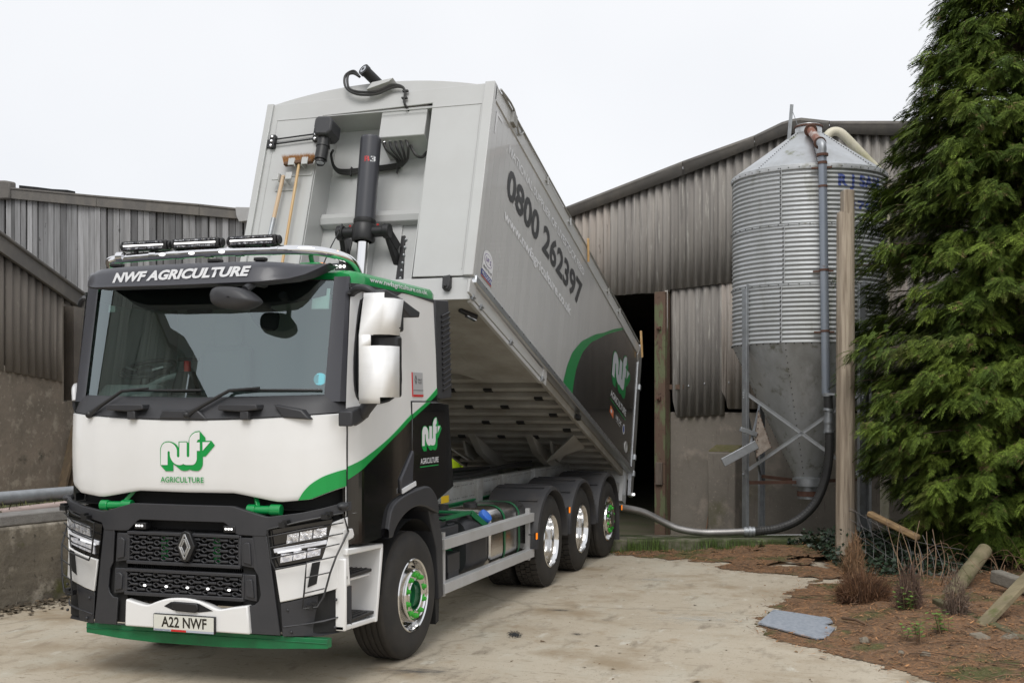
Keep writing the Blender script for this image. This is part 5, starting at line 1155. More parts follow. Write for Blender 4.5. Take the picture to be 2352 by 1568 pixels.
# =================================================================== feed silo
SC = CW((1857-1176)/FPX*18.4, 18.4)
silo = thing('feed_silo', 'galvanised feed silo with ribbed drum and cone hopper beside the barn', 'silo', SC)
R_s = 1.166
m_silo = mat('silo_galvanised', (.47,.485,.495), .5, .5, c2=(.36,.37,.365), scale=1.6, stretch=(1,1,.3), lo=.35, hi=.7, spots=[(2.2,.58,.75,(.20,.20,.155),(1,1,.25)), (14,.66,.75,(.28,.26,.20))], rough2=.6)
m_hop = mat('hopper_galvanised', (.48,.495,.51), .5, .35, c2=(.29,.295,.285), scale=1.8, stretch=(1,1,.35), lo=.35, hi=.7, rnd=.10, spots=[(6,.56,.70,(.20,.20,.165)), (2.2,.58,.7,(.48,.49,.50),(1,1,.3))])
m_cone = mat('roof_galvanised', (.56,.58,.60), .4, .8, c2=(.44,.45,.45), scale=2.5, rnd=.06, spots=[(2.6,.62,.72,(.17,.18,.08))])
zt_ = [2.985, 3.86, 4.74, 5.60]
for i in range(3):
    z0, z1 = zt_[i], zt_[i+1]; nc = 13; pr = [(R_s+.0095*math.sin(2*PI*k/8), z0+(z1-z0)*k/(nc*8)) for k in range(nc*8+1)]
    b = MB(); b.lathe(pr, (0,0,0), (0,0,1), 72); b.obj('drum_ring', [m_silo], silo, smooth=80)
    b = MB(); b.lathe([(R_s+.012,z1-.02),(R_s+.016,z1-.01),(R_s+.012,z1)], (0,0,0), (0,0,1), 72) if i < 2 else b.lathe([(R_s+.012,z1-.07),(R_s+.02,z1-.06),(R_s+.022,z1-.01),(R_s+.01,z1+.012)], (0,0,0), (0,0,1), 72); b.obj('ring_seam', [m_hop], silo)
cdir = lambda deg, r, z=0: (RT*math.cos(math.radians(deg))+FW*math.sin(math.radians(deg)))*r+Vector((0,0,z))
b = MB()
for i in range(3):
    for k in range(48): b.sphere(cdir(k*7.5+2, R_s+.022, zt_[i+1]-(.01 if i < 2 else .035)), .009, 6, 4)
for k in range(60): b.sphere(cdir(k*6, R_s+.012, 2.985), .012, 6, 4)
for i, dg in enumerate((236, 238, 236)):
    for k in range(13): b.sphere(cdir(dg, R_s+.016, zt_[i]+.03+.066*k), .012, 6, 4)
bo = b.obj('seam_bolts', [m_blk], silo); stuff(bo)
for i in range(3):
    dg = (236.7,238.7,236.7)[i]; b = MB(); b.beam(cdir(dg, R_s+.010, zt_[i]+.01), cdir(dg, R_s+.010, zt_[i+1]-.02), .012, .008, FW); b.obj('vertical_seam', [m_hop], silo)
def cone_panels(name, n, a0, r0, z0, r1, z1, m, seam=True):
    for k in range(n):
        b = MB(); A0 = a0+360/n*k; w = 360/n; rows = []
        for t in (0, .5, 1): rows.append([cdir(A0+w*j/6, (r0+(r1-r0)*t)+(.004 if j in (0,) else 0), z0+(z1-z0)*t) for j in range(7)])
        b.grid(rows); b.obj(name, [m], silo, smooth=60)
    b = MB()
    for k in range(n):
        for t in range(1, 22):
            u = t/22; b.sphere(cdir(a0+360/n*k+1.2, r0+(r1-r0)*u+.006, z0+(z1-z0)*u), .009, 6, 4)
    o = b.obj('panel_bolts', [m_blk], silo); stuff(o)
cone_panels('roof_panel', 8, 216, R_s+.02, 5.60, .215, 6.30, m_cone)
cone_panels('hopper_panel', 6, 238, R_s, 2.985, .205, .93, m_hop)
b = MB(); b.lathe([(.215,6.28),(.205,6.30),(.205,6.40),(.19,6.43),(.001,6.45)], (0,0,0), (0,0,1), 24); b.obj('roof_collar', [m_cone], silo)
b = MB(); b.lathe([(.207,6.385),(.222,6.39),(.222,6.41),(.205,6.42)], (0,0,0), (0,0,1), 24); b.obj('lid_ring', [m_rust], silo)
b = MB(); b.lathe([(.205,.95),(.245,.94),(.245,.82),(.17,.81),(.165,.62),(.001,.62)], (0,0,0), (0,0,1), 20); b.obj('outlet_collar', [m_galv], silo)
b = MB(); b.lathe([(.172,.74),(.178,.74),(.178,.66),(.172,.66)], (0,0,0), (0,0,1), 20); b.obj('outlet_band', [m_rust], silo)
for k, dg in enumerate((205, 295, 25, 115)):
    p = cdir(dg, R_s+.05); t = cdir(dg+90, 1); b = MB()
    M = Matrix((( *t, 0), (*cdir(dg, 1), 0), (0,0,1,0), (0,0,0,1))).transposed(); M.translation = p
    b.bx(-.055,.055,-.004,.004,-.5,3.84,M); b.bx(-.055,-.047,-.05,.0,-.5,3.84,M); b.bx(.047,.055,-.05,.0,-.5,3.90,M)
    b.obj('leg', [m_galv], silo, .003)
def br_(a, za, c, zc, w=.05):
    b = MB(); b.beam(cdir(a, R_s+.06, za), cdir(c, R_s+.06, zc), .006, w); b.beam(cdir(a, R_s+.06, za)+Vector((0,0,w/2)), cdir(c, R_s+.06, zc)+Vector((0,0,w/2)), w*.7, .006); b.obj('brace', [m_galv], silo)
br_(205,2.28,295,1.02); br_(205,1.05,295,2.28); br_(205,2.2,115,.9); br_(205,1.0,115,2.1); br_(295,2.2,25,1.0)
b = MB(); b.beam(cdir(115,R_s,.90), cdir(115,.2,.88), .05,.05); b.beam(cdir(205,R_s,.90), cdir(205,.25,.88), .04,.05); b.beam(cdir(25,R_s,.90), cdir(25,.2,.88), .05,.05); b.obj('outlet_stay', [m_rust], silo, isl=True)
W2S = lambda p: Vector(p)-SC
b = MB()
ht = [W2S(at(x, y, 'd', 17.55)) for x, y in ((1742,943),(1772,1027),(1738,1050),(1735,1020))]
b.add(ht+[p+FW*.06 for p in ht], [(0,1,2,3),(4,5,6,7),(0,1,5,4),(1,2,6,5),(2,3,7,6),(3,0,4,7)]); m_lev = mat('crusted_plate', (.32,.28,.24), .8, c2=(.20,.16,.13), scale=10, bump=.3)
hp = b.obj('hopper_flap', [m_lev], silo, .008)
b = MB(); b.beam(W2S(at(1660,1062,'d',17.5)), W2S(at(1738,1020,'d',17.55)), .04, .13); b.beam(W2S(at(1700,985,'d',17.5)), W2S(at(1738,998,'d',17.55)), .05, .07); b.obj('flap_lever', [m_galv], silo, .006, isl=True)
b = MB()
for t in range(9):
    b.sphere(ht[0].lerp(ht[1], t/8)-FW*.008, .010, 6, 4); b.sphere(ht[0].lerp(ht[2], t/8)-FW*.008, .010, 6, 4)
stuff(b.obj('flap_bolts', [m_rust], silo))
# fill pipe up the front
px_ = lambda y: at(1889+(y-360)*.0150, y, 'd', 17.12)
b = MB(); b.tube([W2S(px_(352)), W2S(px_(905))], .060, 16); fp_ = b.obj('fill_pipe', [mat('blue_grey_pipe', (.25,.28,.33), .45, .4, c2=(.33,.36,.40), scale=2, stretch=(4,4,.4), lo=.4, hi=.8, spots=[(7,.62,.72,(.17,.09,.06)),(2,.66,.74,(.35,.30,.27))])], silo)
b = MB()
for y in (356, 374): b.tube([W2S(px_(y-3)), W2S(px_(y+3))], .085 if y < 360 else .068, 16)
for y in (620, 760, 428): b.tube([W2S(px_(y-2.5)), W2S(px_(y+2.5))], .066, 16)
b.obj('pipe_flange', [m_rust], fp_, isl=True)
b = MB(); e0 = W2S(px_(352)); e1 = e0+Vector((0,0,.10)); e2 = W2S(at(1862,300,'d',18.0)); b.tube(smoothline([e0, e1, e1+Vector((-.02,.05,.06)), e1+(e2-e1)*.22], 4), .060, 14); b.obj('pipe_elbow', [m_galv], fp_)
b = MB(); b.tube([e1+(e2-e1)*.20, e2], .062, 14); b.obj('rusty_pipe', [mat('rusty_white_pipe', (.20,.08,.05), .7, c2=(.45,.40,.37), scale=6, lo=.5, hi=.62)], fp_)
b = MB(); dv = (e2-e1).normalized(); b.tube([e1+(e2-e1)*.20-dv*.01, e1+(e2-e1)*.20+dv*.012], .092, 16); b.tube([e2-dv*.015, e2+dv*.01], .10, 16); b.tube([e2, Vector((0.10,-.05,6.25))], .06, 12); b.obj('pipe_flange', [m_rust], fp_, isl=True)
b = MB()
for y in (384, 622, 762): q = W2S(px_(y)); b.bx(q.x-.16, q.x+.13, q.y+.02, q.y+.06, q.z-.012, q.z+.012)
b.obj('pipe_strap', [m_rust], fp_, isl=True)
# vent pipe, gauge post
vp = smoothline([W2S(p) for p in (at(1895,320,'d',18.9), at(1908,305,'d',18.9), at(1925,303,'d',18.9), at(1943,316,'d',18.9), at(1990,365,'d',18.95), at(2022,398,'d',19.0), at(2033,425,'d',19.0), at(2034,500,'d',19.0), at(2032,1000,'d',19.0), at(2032,1190,'d',19.0))], 5)
b = MB(); b.tube(vp, .072, 14); b.tube([vp[-18], vp[-17]], .08, 14); b.obj('vent_pipe', [mat('cream_plastic_pipe', (.62,.58,.46), .45, c2=(.45,.43,.26), scale=3, lo=.5, hi=.7)], silo)
b = MB(); p0, p1 = W2S(at(1812,310,'d',18.3)), W2S(at(1819,240,'d',18.3)); b.beam(p0-Vector((0,0,.1)), p1, .05, .006, FW); b.beam(p0-Vector((.022,0,.1)), p1-Vector((.022,0,0)), .006, .04, FW); b.obj('gauge_post', [m_galv], silo)
b = MB(); b.tube([p1-Vector((0,0,.08)), W2S(at(1832,288,'d',18.3))], .005, 5); b.obj('gauge_wire', [m_galv], silo)
# painted lettering wrapped on the ribs
def silo_text(txt, deg0, z0, span, h):
    me = text_mesh(txt, span, h, lambda a, c: (a, c, 0), bold=.045, spacing=1.1)
    bm = bmesh.new(); bm.from_mesh(me)
    for k in range(1, 64):
        zc = (k*.0083)-(z0 % .0083)
        if 0 < zc < h: bmesh.ops.bisect_plane(bm, geom=bm.verts[:]+bm.edges[:]+bm.faces[:], plane_co=(0, zc, 0), plane_no=(0,1,0))
    for k in range(1, 30): bmesh.ops.bisect_plane(bm, geom=bm.verts[:]+bm.edges[:]+bm.faces[:], plane_co=(span*k/30,0,0), plane_no=(1,0,0))
    for v in bm.verts:
        z = z0+v.co.y; i = 2 if z >= zt_[2] else 1; ph = (z-zt_[i])/(zt_[i+1]-zt_[i])*13
        v.co = cdir(deg0+math.degrees(v.co.x/R_s), R_s+.0035+.0095*math.sin(2*PI*ph), z)
    bm.to_mesh(me); bm.free(); me.materials.clear(); me.materials.append(mat('blue_paint', (.04,.065,.24), .6, c2=(.16,.18,.30), scale=12, lo=.45, hi=.7)); o = link('painted_letters', me, silo); return o
silo_text('R J SAM', 277, 5.225, .80, .235); silo_text('01769', 279.5, 4.95, .67, .13)
# =================================================================== hose from the truck to the silo
hose = thing('delivery_hose', 'metal pipe and black rubber hose running from truck to silo pipe', 'hose', at(1690,1228,'d',17.1))
W2H = lambda p: Vector(p)-hose.location
mp = [at(1390,1160,'d',16.7), at(1428,1165,'d',16.9), at(1478,1176,'d',17.0), at(1525,1199,'d',17.05), at(1560,1214,'d',17.05), at(1610,1222,'d',17.05), at(1660,1222,'d',17.05), at(1722,1220,'d',17.05)]
b = MB(); b.tube([W2H(p) for p in smoothline(mp, 6)], .052, 14); b.obj('metal_pipe', [mat('dull_pipe', (.36,.35,.34), .45, .8, c2=(.26,.25,.24), scale=4)], hose, smooth=60)
bp_ = smoothline([at(x, y, 'd', 17.05) for x, y in ((1728,1220),(1745,1219),(1790,1212),(1835,1192),(1872,1155),(1894,1105),(1904,1050),(1905,992))], 14)
b = MB(); rr = []
b.tube([W2H(p) for p in bp_], [.062+.004*(i % 2) for i in range(len(bp_))], 14); b.obj('rubber_hose', [m_hose], hose, smooth=20)
b = MB(); d_ = (mp[-1]-mp[-2]).normalized()
for o, r in ((-.06,.072),(.0,.078),(.05,.07)): b.tube([W2H(mp[-1]+d_*(o-.018)), W2H(mp[-1]+d_*(o+.018))], r, 14)
b.tube([W2H(mp[-1]-d_*.09), W2H(mp[-1]+d_*.08)], .062, 14); b.obj('coupling', [m_galv], hose, isl=True)
b = MB()
for y0, y1, r in ((985,996,.072),(962,972,.075),(945,984,.062),(938,944,.078)): b.tube([W2H(at(1904,y0,'d',17.08)), W2H(at(1903,y1,'d',17.08))], r, 14)
b.obj('coupling', [m_galv], hose, isl=True)
b = MB(); b.tube([W2H(at(1902,905,'d',17.1)), W2H(at(1903,942,'d',17.1))], .066, 14); b.obj('rubber_sleeve', [m_hose], hose)
b = MB(); b.tube([W2H(at(1901,902,'d',17.1)), W2H(at(1901,910,'d',17.1))], .072, 14); b.box(W2H(at(1910,905,'d',17.03)), (.10,.03,.03)); b.obj('hose_clamp', [m_galv], hose)
# =================================================================== timber pole
m_pole = mat('weathered_pole', (.43,.36,.28), .85, c2=(.22,.175,.13), scale=3, stretch=(6,6,.3), lo=.40, hi=.62, bump=.6, bscale=14, bstretch=(5,5,.3), spots=[(1.2,.60,.75,(.15,.13,.06),(2,2,.4)), (20,.68,.74,(.12,.08,.05),(1,1,.3))])
pole = thing('timber_pole', 'thick weathered round timber pole with a notched top in front of silo', 'pole', at(1942,1300,'z',0))
b = MB(); rows = []
for z, r in ((-.1,.130),(.5,.124),(1.5,.120),(3,.117),(4.50,.113),(4.56,.108)): rows.append([Vector((r*math.cos(a)*(1+.03*noise.noise((math.cos(a)*2, math.sin(a)*2, z*.4))), r*math.sin(a), z+(.012*math.sin(a*5) if z > 4.4 else 0))) for a in [2*PI*k/24 for k in range(24)]])
b.grid(rows, True); b.add(rows[-1], [tuple(range(24))]); b.obj('shaft', [m_pole], pole, smooth=50)
b = MB(); P = [(.113*math.cos(a), .110*math.sin(a)) for a in [(-140+280*k/16)*PI/180 for k in range(17)]]; P = [p for p in P if p[0] > -.045]; P = [(-.045,-.09)]+P+[(-.045,.09)]
b.prism(P, 'z', 4.50, 4.845); o = b.obj('tenon', [m_pole], pole, .006); o.rotation_euler = (0,0,TH)
# =================================================================== left boarded barn
m_board = mat('weathered_boards', (.31,.31,.315), .9, c2=(.165,.162,.16), scale=2.2, stretch=(5,5,.4), lo=.35, hi=.72, bump=.5, bscale=10, bstretch=(6,6,.3), rnd=.5, spots=[(7,.64,.72,(.055,.052,.05),(1.2,1.2,.6)), (3,.60,.75,(.34,.34,.345),(6,6,.25))])
lb = thing('boarded_barn', 'barn of weathered grey vertical boards behind the truck cab', 'barn', (-10.334,10.425,0), math.radians(-10.52))
fbt = [(-3,6.29),(-.8,5.978),(1.862,5.588),(5.249,5.111),(5.6,5.06)]; ftp = [(-3,6.5),(-.8,6.251),(-.40,6.12),(1.862,5.781),(4.3,5.43),(5.311,5.266),(5.6,5.22)]
random.seed(5)
for i in range(46):
    s = -1.55+.15*i; w = .150-random.uniform(.010,.028); dy = random.uniform(-.016,.016); b = MB()
    zt = lerp(fbt, s+.07)+.06
    b.prism([(s,-.4),(s+w,-.4),(s+w,zt-.01),(s,zt)], 'y', dy, dy+.022); o = b.obj('board', [m_board], lb, smooth=0); o.rotation_euler = (0, random.uniform(-.0012,.0012), 0)
b = MB(); b.prism([(-2.2,-.4),(5.33,-.4),(5.33,5.12),(-2.2,6.2)], 'y', .045, .07); b.obj('backing', [m_dark], lb)
for a, c in ((-.394,1.862),(1.862,4.3),(4.3,5.33)):
    b = MB(); b.prism([(a,lerp(fbt,a)),(c-.01,lerp(fbt,c-.01)),(c-.01,lerp(ftp,c-.01)),(a,lerp(ftp,a))], 'y', -.075, -.02); b.prism([(a,lerp(ftp,a)-.025),(c-.01,lerp(ftp,c-.01)-.025),(c-.01,lerp(ftp,c-.01)+.01),(a,lerp(ftp,a)+.01)], 'y', -.09, .2); b.obj('verge_cap', [m_verge], lb, .008)
b = MB(); b.prism([(-2.4,6.05),(-.40,5.91),(-.40,6.24),(-.55,6.27),(-2.4,6.45)], 'y', -.11, .05); b.obj('ridge_cap', [m_verge], lb, .03)
b = MB(); b.prism([(-.40,6.20),(.1,6.12),(.5,6.05),(.9,6.0),(.9,5.94),(-.4,6.12)], 'y', .1, .3); b.obj('lead_flashing', [m_matte], lb, .01)
b = MB(); b.add([(-3,.1,6.4),(5.4,.1,5.2),(5.4,12,5.2),(-3,12,6.4)], [(0,1,2,3)]); b.add([(5.36,.07,-.4),(5.36,12,-.4),(5.36,12,5.2),(5.36,.07,5.2)], [(0,1,2,3)]); b.obj('roof', [m_verge], lb)
b = MB(); b.prism([(5.20,5.30),(5.62,5.26),(5.58,5.16),(5.50,5.05),(5.28,5.05),(5.22,5.16)], 'y', -.20, -.02); b.bx(5.52,5.64,-.16,6,5.14,5.26); b.obj('gutter', [m_aluflat], lb, .01)
b = MB(); b.tube([(5.42,-.08,5.05),(5.42,-.08,-.4)], .05, 10); b.obj('downpipe', [m_plast], lb)
# =================================================================== left corrugated shed
m_fc_d = mat('fibre_cement_dark', (.215,.19,.165), .92, c2=(.15,.132,.115), scale=1.8, stretch=(3,3,.3), bump=.25, bscale=24, rnd=.12, spots=[(12,.62,.72,(.25,.225,.19),(1,1,.3)), (30,.72,.76,(.035,.03,.028)), (3,.66,.74,(.13,.075,.04),(2,2,.3))])
m_cwall = mat('stained_concrete_wall', (.265,.22,.175), .95, c2=(.17,.145,.115), scale=1.3, bump=.5, bscale=12, spots=[(3.2,.55,.64,(.33,.29,.235)), (2.2,.58,.70,(.09,.08,.062)), (14,.58,.66,(.31,.27,.22)), (40,.62,.70,(.10,.085,.065))])
sh = thing('lean_to_shed', 'dark corrugated lean-to shed standing on a stained concrete wall', 'shed', (-8.5,7.634,0), PI/2)
svb = lambda s: 4.459-.384*s+.05; svt = lambda s: 4.752-.394*s
sbt = lambda s: 2.628-.11*s
for k in range(-6, 3):
    a = .14+1.05*k; corr('wall_sheet', sh, a, a+1.10, sbt, svb, m_fc_d, y=.004*(k % 2), p=.175, amp=.028)
b = MB(); b.prism([(-6.5,svb(-6.5)-.07),(3.3,svb(3.3)-.07),(3.3,svt(3.3)-.05),(-6.5,svt(-6.5)-.05)], 'y', -.12, -.05); b.obj('verge_board', [m_verge], sh, .008)
b = MB(); b.prism([(-6.5,svt(-6.5)-.06),(3.3,svt(3.3)-.06),(3.3,svt(3.3)+.0),(-6.5,svt(-6.5))], 'y', -.16, .3); b.obj('verge_roll', [m_verge], sh, .02)
b = MB(); b.add([(-6.5,0,svt(-6.5)-.03),(3.3,0,svt(3.3)-.03),(3.3,9,svt(3.3)-.03),(-6.5,9,svt(-6.5)-.03)], [(0,1,2,3)]); b.obj('roof', [m_verge], sh)
b = MB(); b.prism([(-6.5,-.5),(3.25,-.5),(3.25,2.36),(-6.5,3.43)], 'y', .02, .25); b.bx(3.05,3.25,.05,8,-.5,3.4); b.obj('concrete_wall', [m_cwall], sh, .01)
# =================================================================== low wall and what lies on it
lw = thing('low_wall', 'low mossy concrete wall with pipes on top beside the truck cab', 'wall', (-3.66,2.14,0), math.radians(78))
m_lwall = mat('mossy_low_wall', (.205,.18,.14), .95, c2=(.115,.10,.08), scale=2.2, bump=.6, bscale=16, spots=[(3.2,.55,.65,(.34,.305,.25)), (2.0,.57,.68,(.085,.085,.03)), (12,.60,.68,(.06,.052,.042)), (30,.62,.70,(.27,.24,.20))])
b = MB(); b.bx(-6,6,-.0,.30,-.3,.84)
bm_ = b.obj('wall_body', [m_lwall], lw, .03)
kz = lambda nm, s0, s1, y0, y1, z0, z1, m, lab, cat, bev=.02, rz=0: None
LWM = Matrix.Translation((-3.66,2.14,0)) @ Matrix.Rotation(math.radians(78), 4, 'Z')
def onwall(b, name, m, lab, cat, bev=.01):
    o = b.obj(name, m, None, bev); o.matrix_world = LWM; tag(o, lab, cat); return o
m_slab = mat('grey_slab', (.26,.25,.235), .9, c2=(.19,.18,.17), scale=7, bump=.4, bscale=50)
b = MB(); b.prism([(-3,.842),(1.35,.842),(1.35,.93),(1.2,.965),(-3,.93)], 'y', .02, .34); onwall(b, 'stone_slab', [m_slab], 'long rough grey stone slab lying along the low wall top', 'slab', .015)
b = MB(); b.tube([(-5,.62,1.06),(3.2,.60,1.09)], .075, 18); onwall(b, 'steel_pipe', [m_galv], 'long galvanised pipe lying behind the low wall beside stone slab', 'pipe', 0)
b = MB(); b.tube([(.2,.50,.93),(2.2,.42,.99)], .05, 14); onwall(b, 'plastic_pipe', [mat('pink_grey_pipe', (.42,.33,.30), .6)], 'short pinkish plastic pipe lying under the galvanised pipe', 'pipe', 0)
b = MB(); b.bx(-3,.4,.42,.60,.84,.97); onwall(b, 'timber_baulk', [mat('mossy_timber', (.10,.085,.045), .9, c2=(.15,.13,.09), scale=4, stretch=(.4,3,3))], 'mossy timber baulk lying between stone slab and galvanised pipe', 'timber', .02)
b = MB(); b.bx(-6,6,.30,2.6,-.3,.82); o = b.obj('raised_bank', [mat('bank_soil', (.07,.06,.035), .95, c2=(.05,.06,.02), scale=5, bump=.5)], None); o.matrix_world = LWM; struct(o)
m_lean = mat('leaning_timber', (.12,.085,.05), .9, c2=(.075,.055,.035), scale=4, stretch=(3,3,.4), spots=[(2.5,.58,.7,(.10,.095,.03))])
for k, (x0, y0, x1, y1, lab) in enumerate(((140,1135,176,975,'mossy timber plank leaning on the concrete wall behind truck'), (152,1140,190,1000,'brown timber plank leaning beside the mossy one'))):
    b = MB(); b.beam(at(x0, y0, 'x', -8.15-.04*k), at(x1, y1, 'x', -8.38), .16, .06, (0,1,0)); tag(b.obj('timber_plank', [m_lean], None, .008), lab, 'plank')
random.seed(9); b = MB(); mt = mat('wall_foot_dirt', (.075,.055,.035), .95, island=.6, c2=(.11,.085,.055), scale=5)
for i in range(1400):
    s = random.uniform(-4, 2.6); y = -abs(random.gauss(0, .16))-.01; p = LWM @ Vector((s, y, .006+.05*max(0, 1+y*4)*random.random())); a = random.uniform(0, 6.28); L = random.uniform(.015,.07); w = L*random.uniform(.15,.6)
    u = Vector((math.cos(a), math.sin(a), random.uniform(-.1,.3)))*L; t = Vector((-math.sin(a), math.cos(a), .2))*w; b.add([p-t, p+t, p+u+t*.5, p+u-t*.7], [(0,1,2,3)])
stuff(b.obj('wall_foot_debris', [mt], smooth=0))
b = MB(); mg = mat('straggly_weed', (.10,.105,.03), .9, island=.5)
for i in range(420):
    s = random.uniform(-.6, 1.6); p = LWM @ Vector((s, random.uniform(.45,.8), .93+random.uniform(0,.08))); d = Vector((random.uniform(-1,1), random.uniform(-1,1), random.uniform(.1,1.2))).normalized()*random.uniform(.04,.16); t = Vector((d.y, -d.x, 0)).normalized()*.006 if abs(d.x)+abs(d.y) > 1e-3 else Vector((.006,0,0)); b.add([p-t, p+t, p+d], [(0,1,2)])
stuff(b.obj('bank_weeds', [mg], smooth=0))
# =================================================================== barn across the yard (seen mirrored in the windscreen)
m_pboard = mat('pale_boards', (.42,.42,.38), .9, c2=(.26,.26,.23), scale=1.6, stretch=(3,3,.4), rnd=.35)
ob_ = thing('opposite_barn', 'tall boarded barn across the yard, seen mirrored in the windscreen', 'barn', (-6.3,-8.2,0))
for i in range(78):
    w = .24; x = -.02-w*(i+1); b = MB(); zt = 6.0+.53*min(-x, 19.2+x)*.98
    if x > -18.9: b.prism([(x,0),(x+w-.012,0),(x+w-.012,zt-(.53*w if x > -9.6 else -.53*w)-.12),(x,zt-.12)], 'y', -.03+.014*(i % 3), .014*(i % 3)); b.obj('board', [m_pboard], ob_, smooth=0)
b = MB(); b.prism([(.35,5.75),(-9.6,11.0),(-19.4,5.85),(-19.4,6.1),(-9.6,11.25),(.35,6.0)], 'y', -.1, .35); b.obj('verge_board', [m_verge], ob_, .01)
b = MB(); b.add([(0,-.1,0),(0,-9,0),(0,-9,5.8),(0,-.1,5.8)], [(0,1,2,3)]); b.add([(.3,-.1,5.8),(-9.6,-.1,11),(-9.6,-9,11),(.3,-9,5.8)], [(0,1,2,3)]); b.add([(-19.3,-.1,5.9),(-9.6,-.1,11),(-9.6,-9,11),(-19.3,-9,5.9)], [(0,1,2,3)]); b.obj('roof', [m_verge], ob_)
# =================================================================== conifer
import numpy as np
rng = np.random.default_rng(4)
m_fol = mat('cypress_foliage', (.052,.086,.014), .7, c2=(.135,.190,.028), scale=2.2, lo=.40, hi=.62, detail=6, island=.45, spec=.2, spots=[(7,.60,.66,(.16,.105,.055)), (1.3,.56,.70,(.095,.105,.026))])
m_bark = mat('cypress_bark', (.10,.065,.045), .9, c2=(.16,.12,.09), scale=5, stretch=(4,4,.4), bump=.6, bscale=14, bstretch=(4,4,.4))
def frond_template(nb, w, droop):
    """a flat, feathery spray along +X: axis blade plus paired side blades"""
    V = []; F = []
    def blade(p, q, w0, w1):
        p = np.array(p); q = np.array(q); d = q-p; s = np.array([-d[1], d[0], 0]); s /= np.linalg.norm(s)+1e-9; m = (p+q)/2+np.array([0,0,.012])
        o = len(V); V.extend([p-s*w0*.5, m-s*w0, q, m+s*w0]); F.append((o,o+1,o+2,o+3))
    z = lambda x: -droop*x*x
    blade((0,0,0),(.55,0,z(.55)),w,w*.8); blade((.5,0,z(.5)),(1,0,z(1)),w*.9,w*.2)
    for i in range(nb):
        x = .10+.82*i/nb; L = .36*(1-.62*x)*(1.0-.25*((i % 2)))+.05
        for s in (-1, 1): q = (x+L*.75, s*L*.62, z(x)-droop*.5*L); blade((x,0,z(x)), q, w*1.05, w*.35)
    return np.array(V), np.array(F)
TV, TF = frond_template(8, .030, .42)
def scatter_fronds(items):
    """items: (origin, direction, up, length)"""
    n = len(items); k = len(TV); V = np.zeros((n, k, 3)); 
    for i, (o, d, u, L) in enumerate(items):
        d = d/np.linalg.norm(d); y = np.cross(u, d); y /= np.linalg.norm(y)+1e-9; z = np.cross(d, y)
        V[i] = o+L*(TV[:, :1]*d+TV[:, 1:2]*y+TV[:, 2:3]*z)
    F = (TF[None]+(np.arange(n)*k)[:, None, None]).reshape(-1, 4)
    return V.reshape(-1, 3), F
def fast_mesh(name, V, F, m):
    me = bpy.data.meshes.new(name); me.vertices.add(len(V)); me.vertices.foreach_set('co', V.astype(np.float32).ravel())
    k = F.shape[1]; me.loops.add(len(F)*k); me.loops.foreach_set('vertex_index', F.astype(np.int32).ravel()); me.polygons.add(len(F)); me.polygons.foreach_set('loop_start', np.arange(len(F), dtype=np.int32)*k)
    me.update(calc_edges=True); me.materials.append(m); return me
RZ = [(.2,.8),(.5,1.40),(1.0,1.80),(1.8,1.93),(2.6,1.92),(3.5,1.84),(4.5,1.64),(5.2,1.45),(6.2,1.18),(7.2,.86),(8.4,.5),(9.6,.1)]
def conifer(name, label, base, seed, boughs, H=9.6, sc=1.0, zmin=.35, dens=1.0):
    r = np.random.default_rng(seed)
    t = thing(name, label, 'conifer', base, 0, 'dense conifers beside the silo')
    b = MB(); b.tube([(0,0,-.2),(.03,.02,1),(-.02,.03,3),(.02,0,6),(0,0,H*sc)], [.20,.17,.13,.07,.01], 12); b.obj('trunk', [m_bark], t)
    items = []; br = MB()
    for i in range(boughs+int(boughs*.35)):
        z = zmin+(H-.3-zmin)*(1-(1-r.random()*.985)**.60) if i < boughs else r.uniform(4.6, H-.5)
        a = r.random()*2*PI if r.random() < .35 else math.atan2(CAM.y-base[1], CAM.x-base[0])+r.uniform(-1.9, 1.9)
        R = lerp(RZ, z)*sc*(.80+.30*r.random()+.10*math.sin(a*3+z*1.3)); 
        lift = .30+.25*(z/H)
        o = np.array([0,0,z]); tip = np.array([math.cos(a)*R, math.sin(a)*R, z+R*(.10+.22*(z/H))-.10*R])
        side = np.array([-math.sin(a), math.cos(a), 0]); out = np.array([math.cos(a), math.sin(a), 0])
        mid = (o+tip)/2+np.array([0,0,.08*R])
        P = lambda s: (1-s)**2*o+2*s*(1-s)*mid+s*s*tip
        if i % 2 == 0: br.tube([tuple(P(s)) for s in (0, .35, .7, .95)], [.025*sc,.018*sc,.01,.004], 5, caps=False)
        nf = int((44+35*R)*dens)
        for j in range(nf):
            s = .34+.70*r.random()**.7; wd = .21*R*(1.10-s)+.07
            c = P(min(s, 1.0))+side*r.normal()*wd*.55+np.array([0,0,r.normal()*.045-.05*s])
            d = out*(.7+.3*r.random())+side*r.normal()*.55+np.array([0,0,-.05-.75*r.random()**1.5*s])
            u = np.array([0,0,1])+out*.5+r.normal(size=3)*.28
            items.append((c, d, u, (.11+.17*r.random()**1.3)*(1 if s > .5 else 1.5)))
    V, F = scatter_fronds(items); o = link('crown', fast_mesh('crown', V, F, m_fol), t); br.obj('limb', [m_bark], t, smooth=60, isl=True)
    return t
c1 = at(2335, 1300, 'd', 15.0); conifer('conifer', 'dense drooping cypress standing in front of the barn and silo', (c1.x, c1.y, 0), 4, 560)
c2 = CW(8.0, 16.2); conifer('conifer', 'second cypress standing close behind the dense drooping one', (c2.x, c2.y, 0), 8, 190, dens=.6)
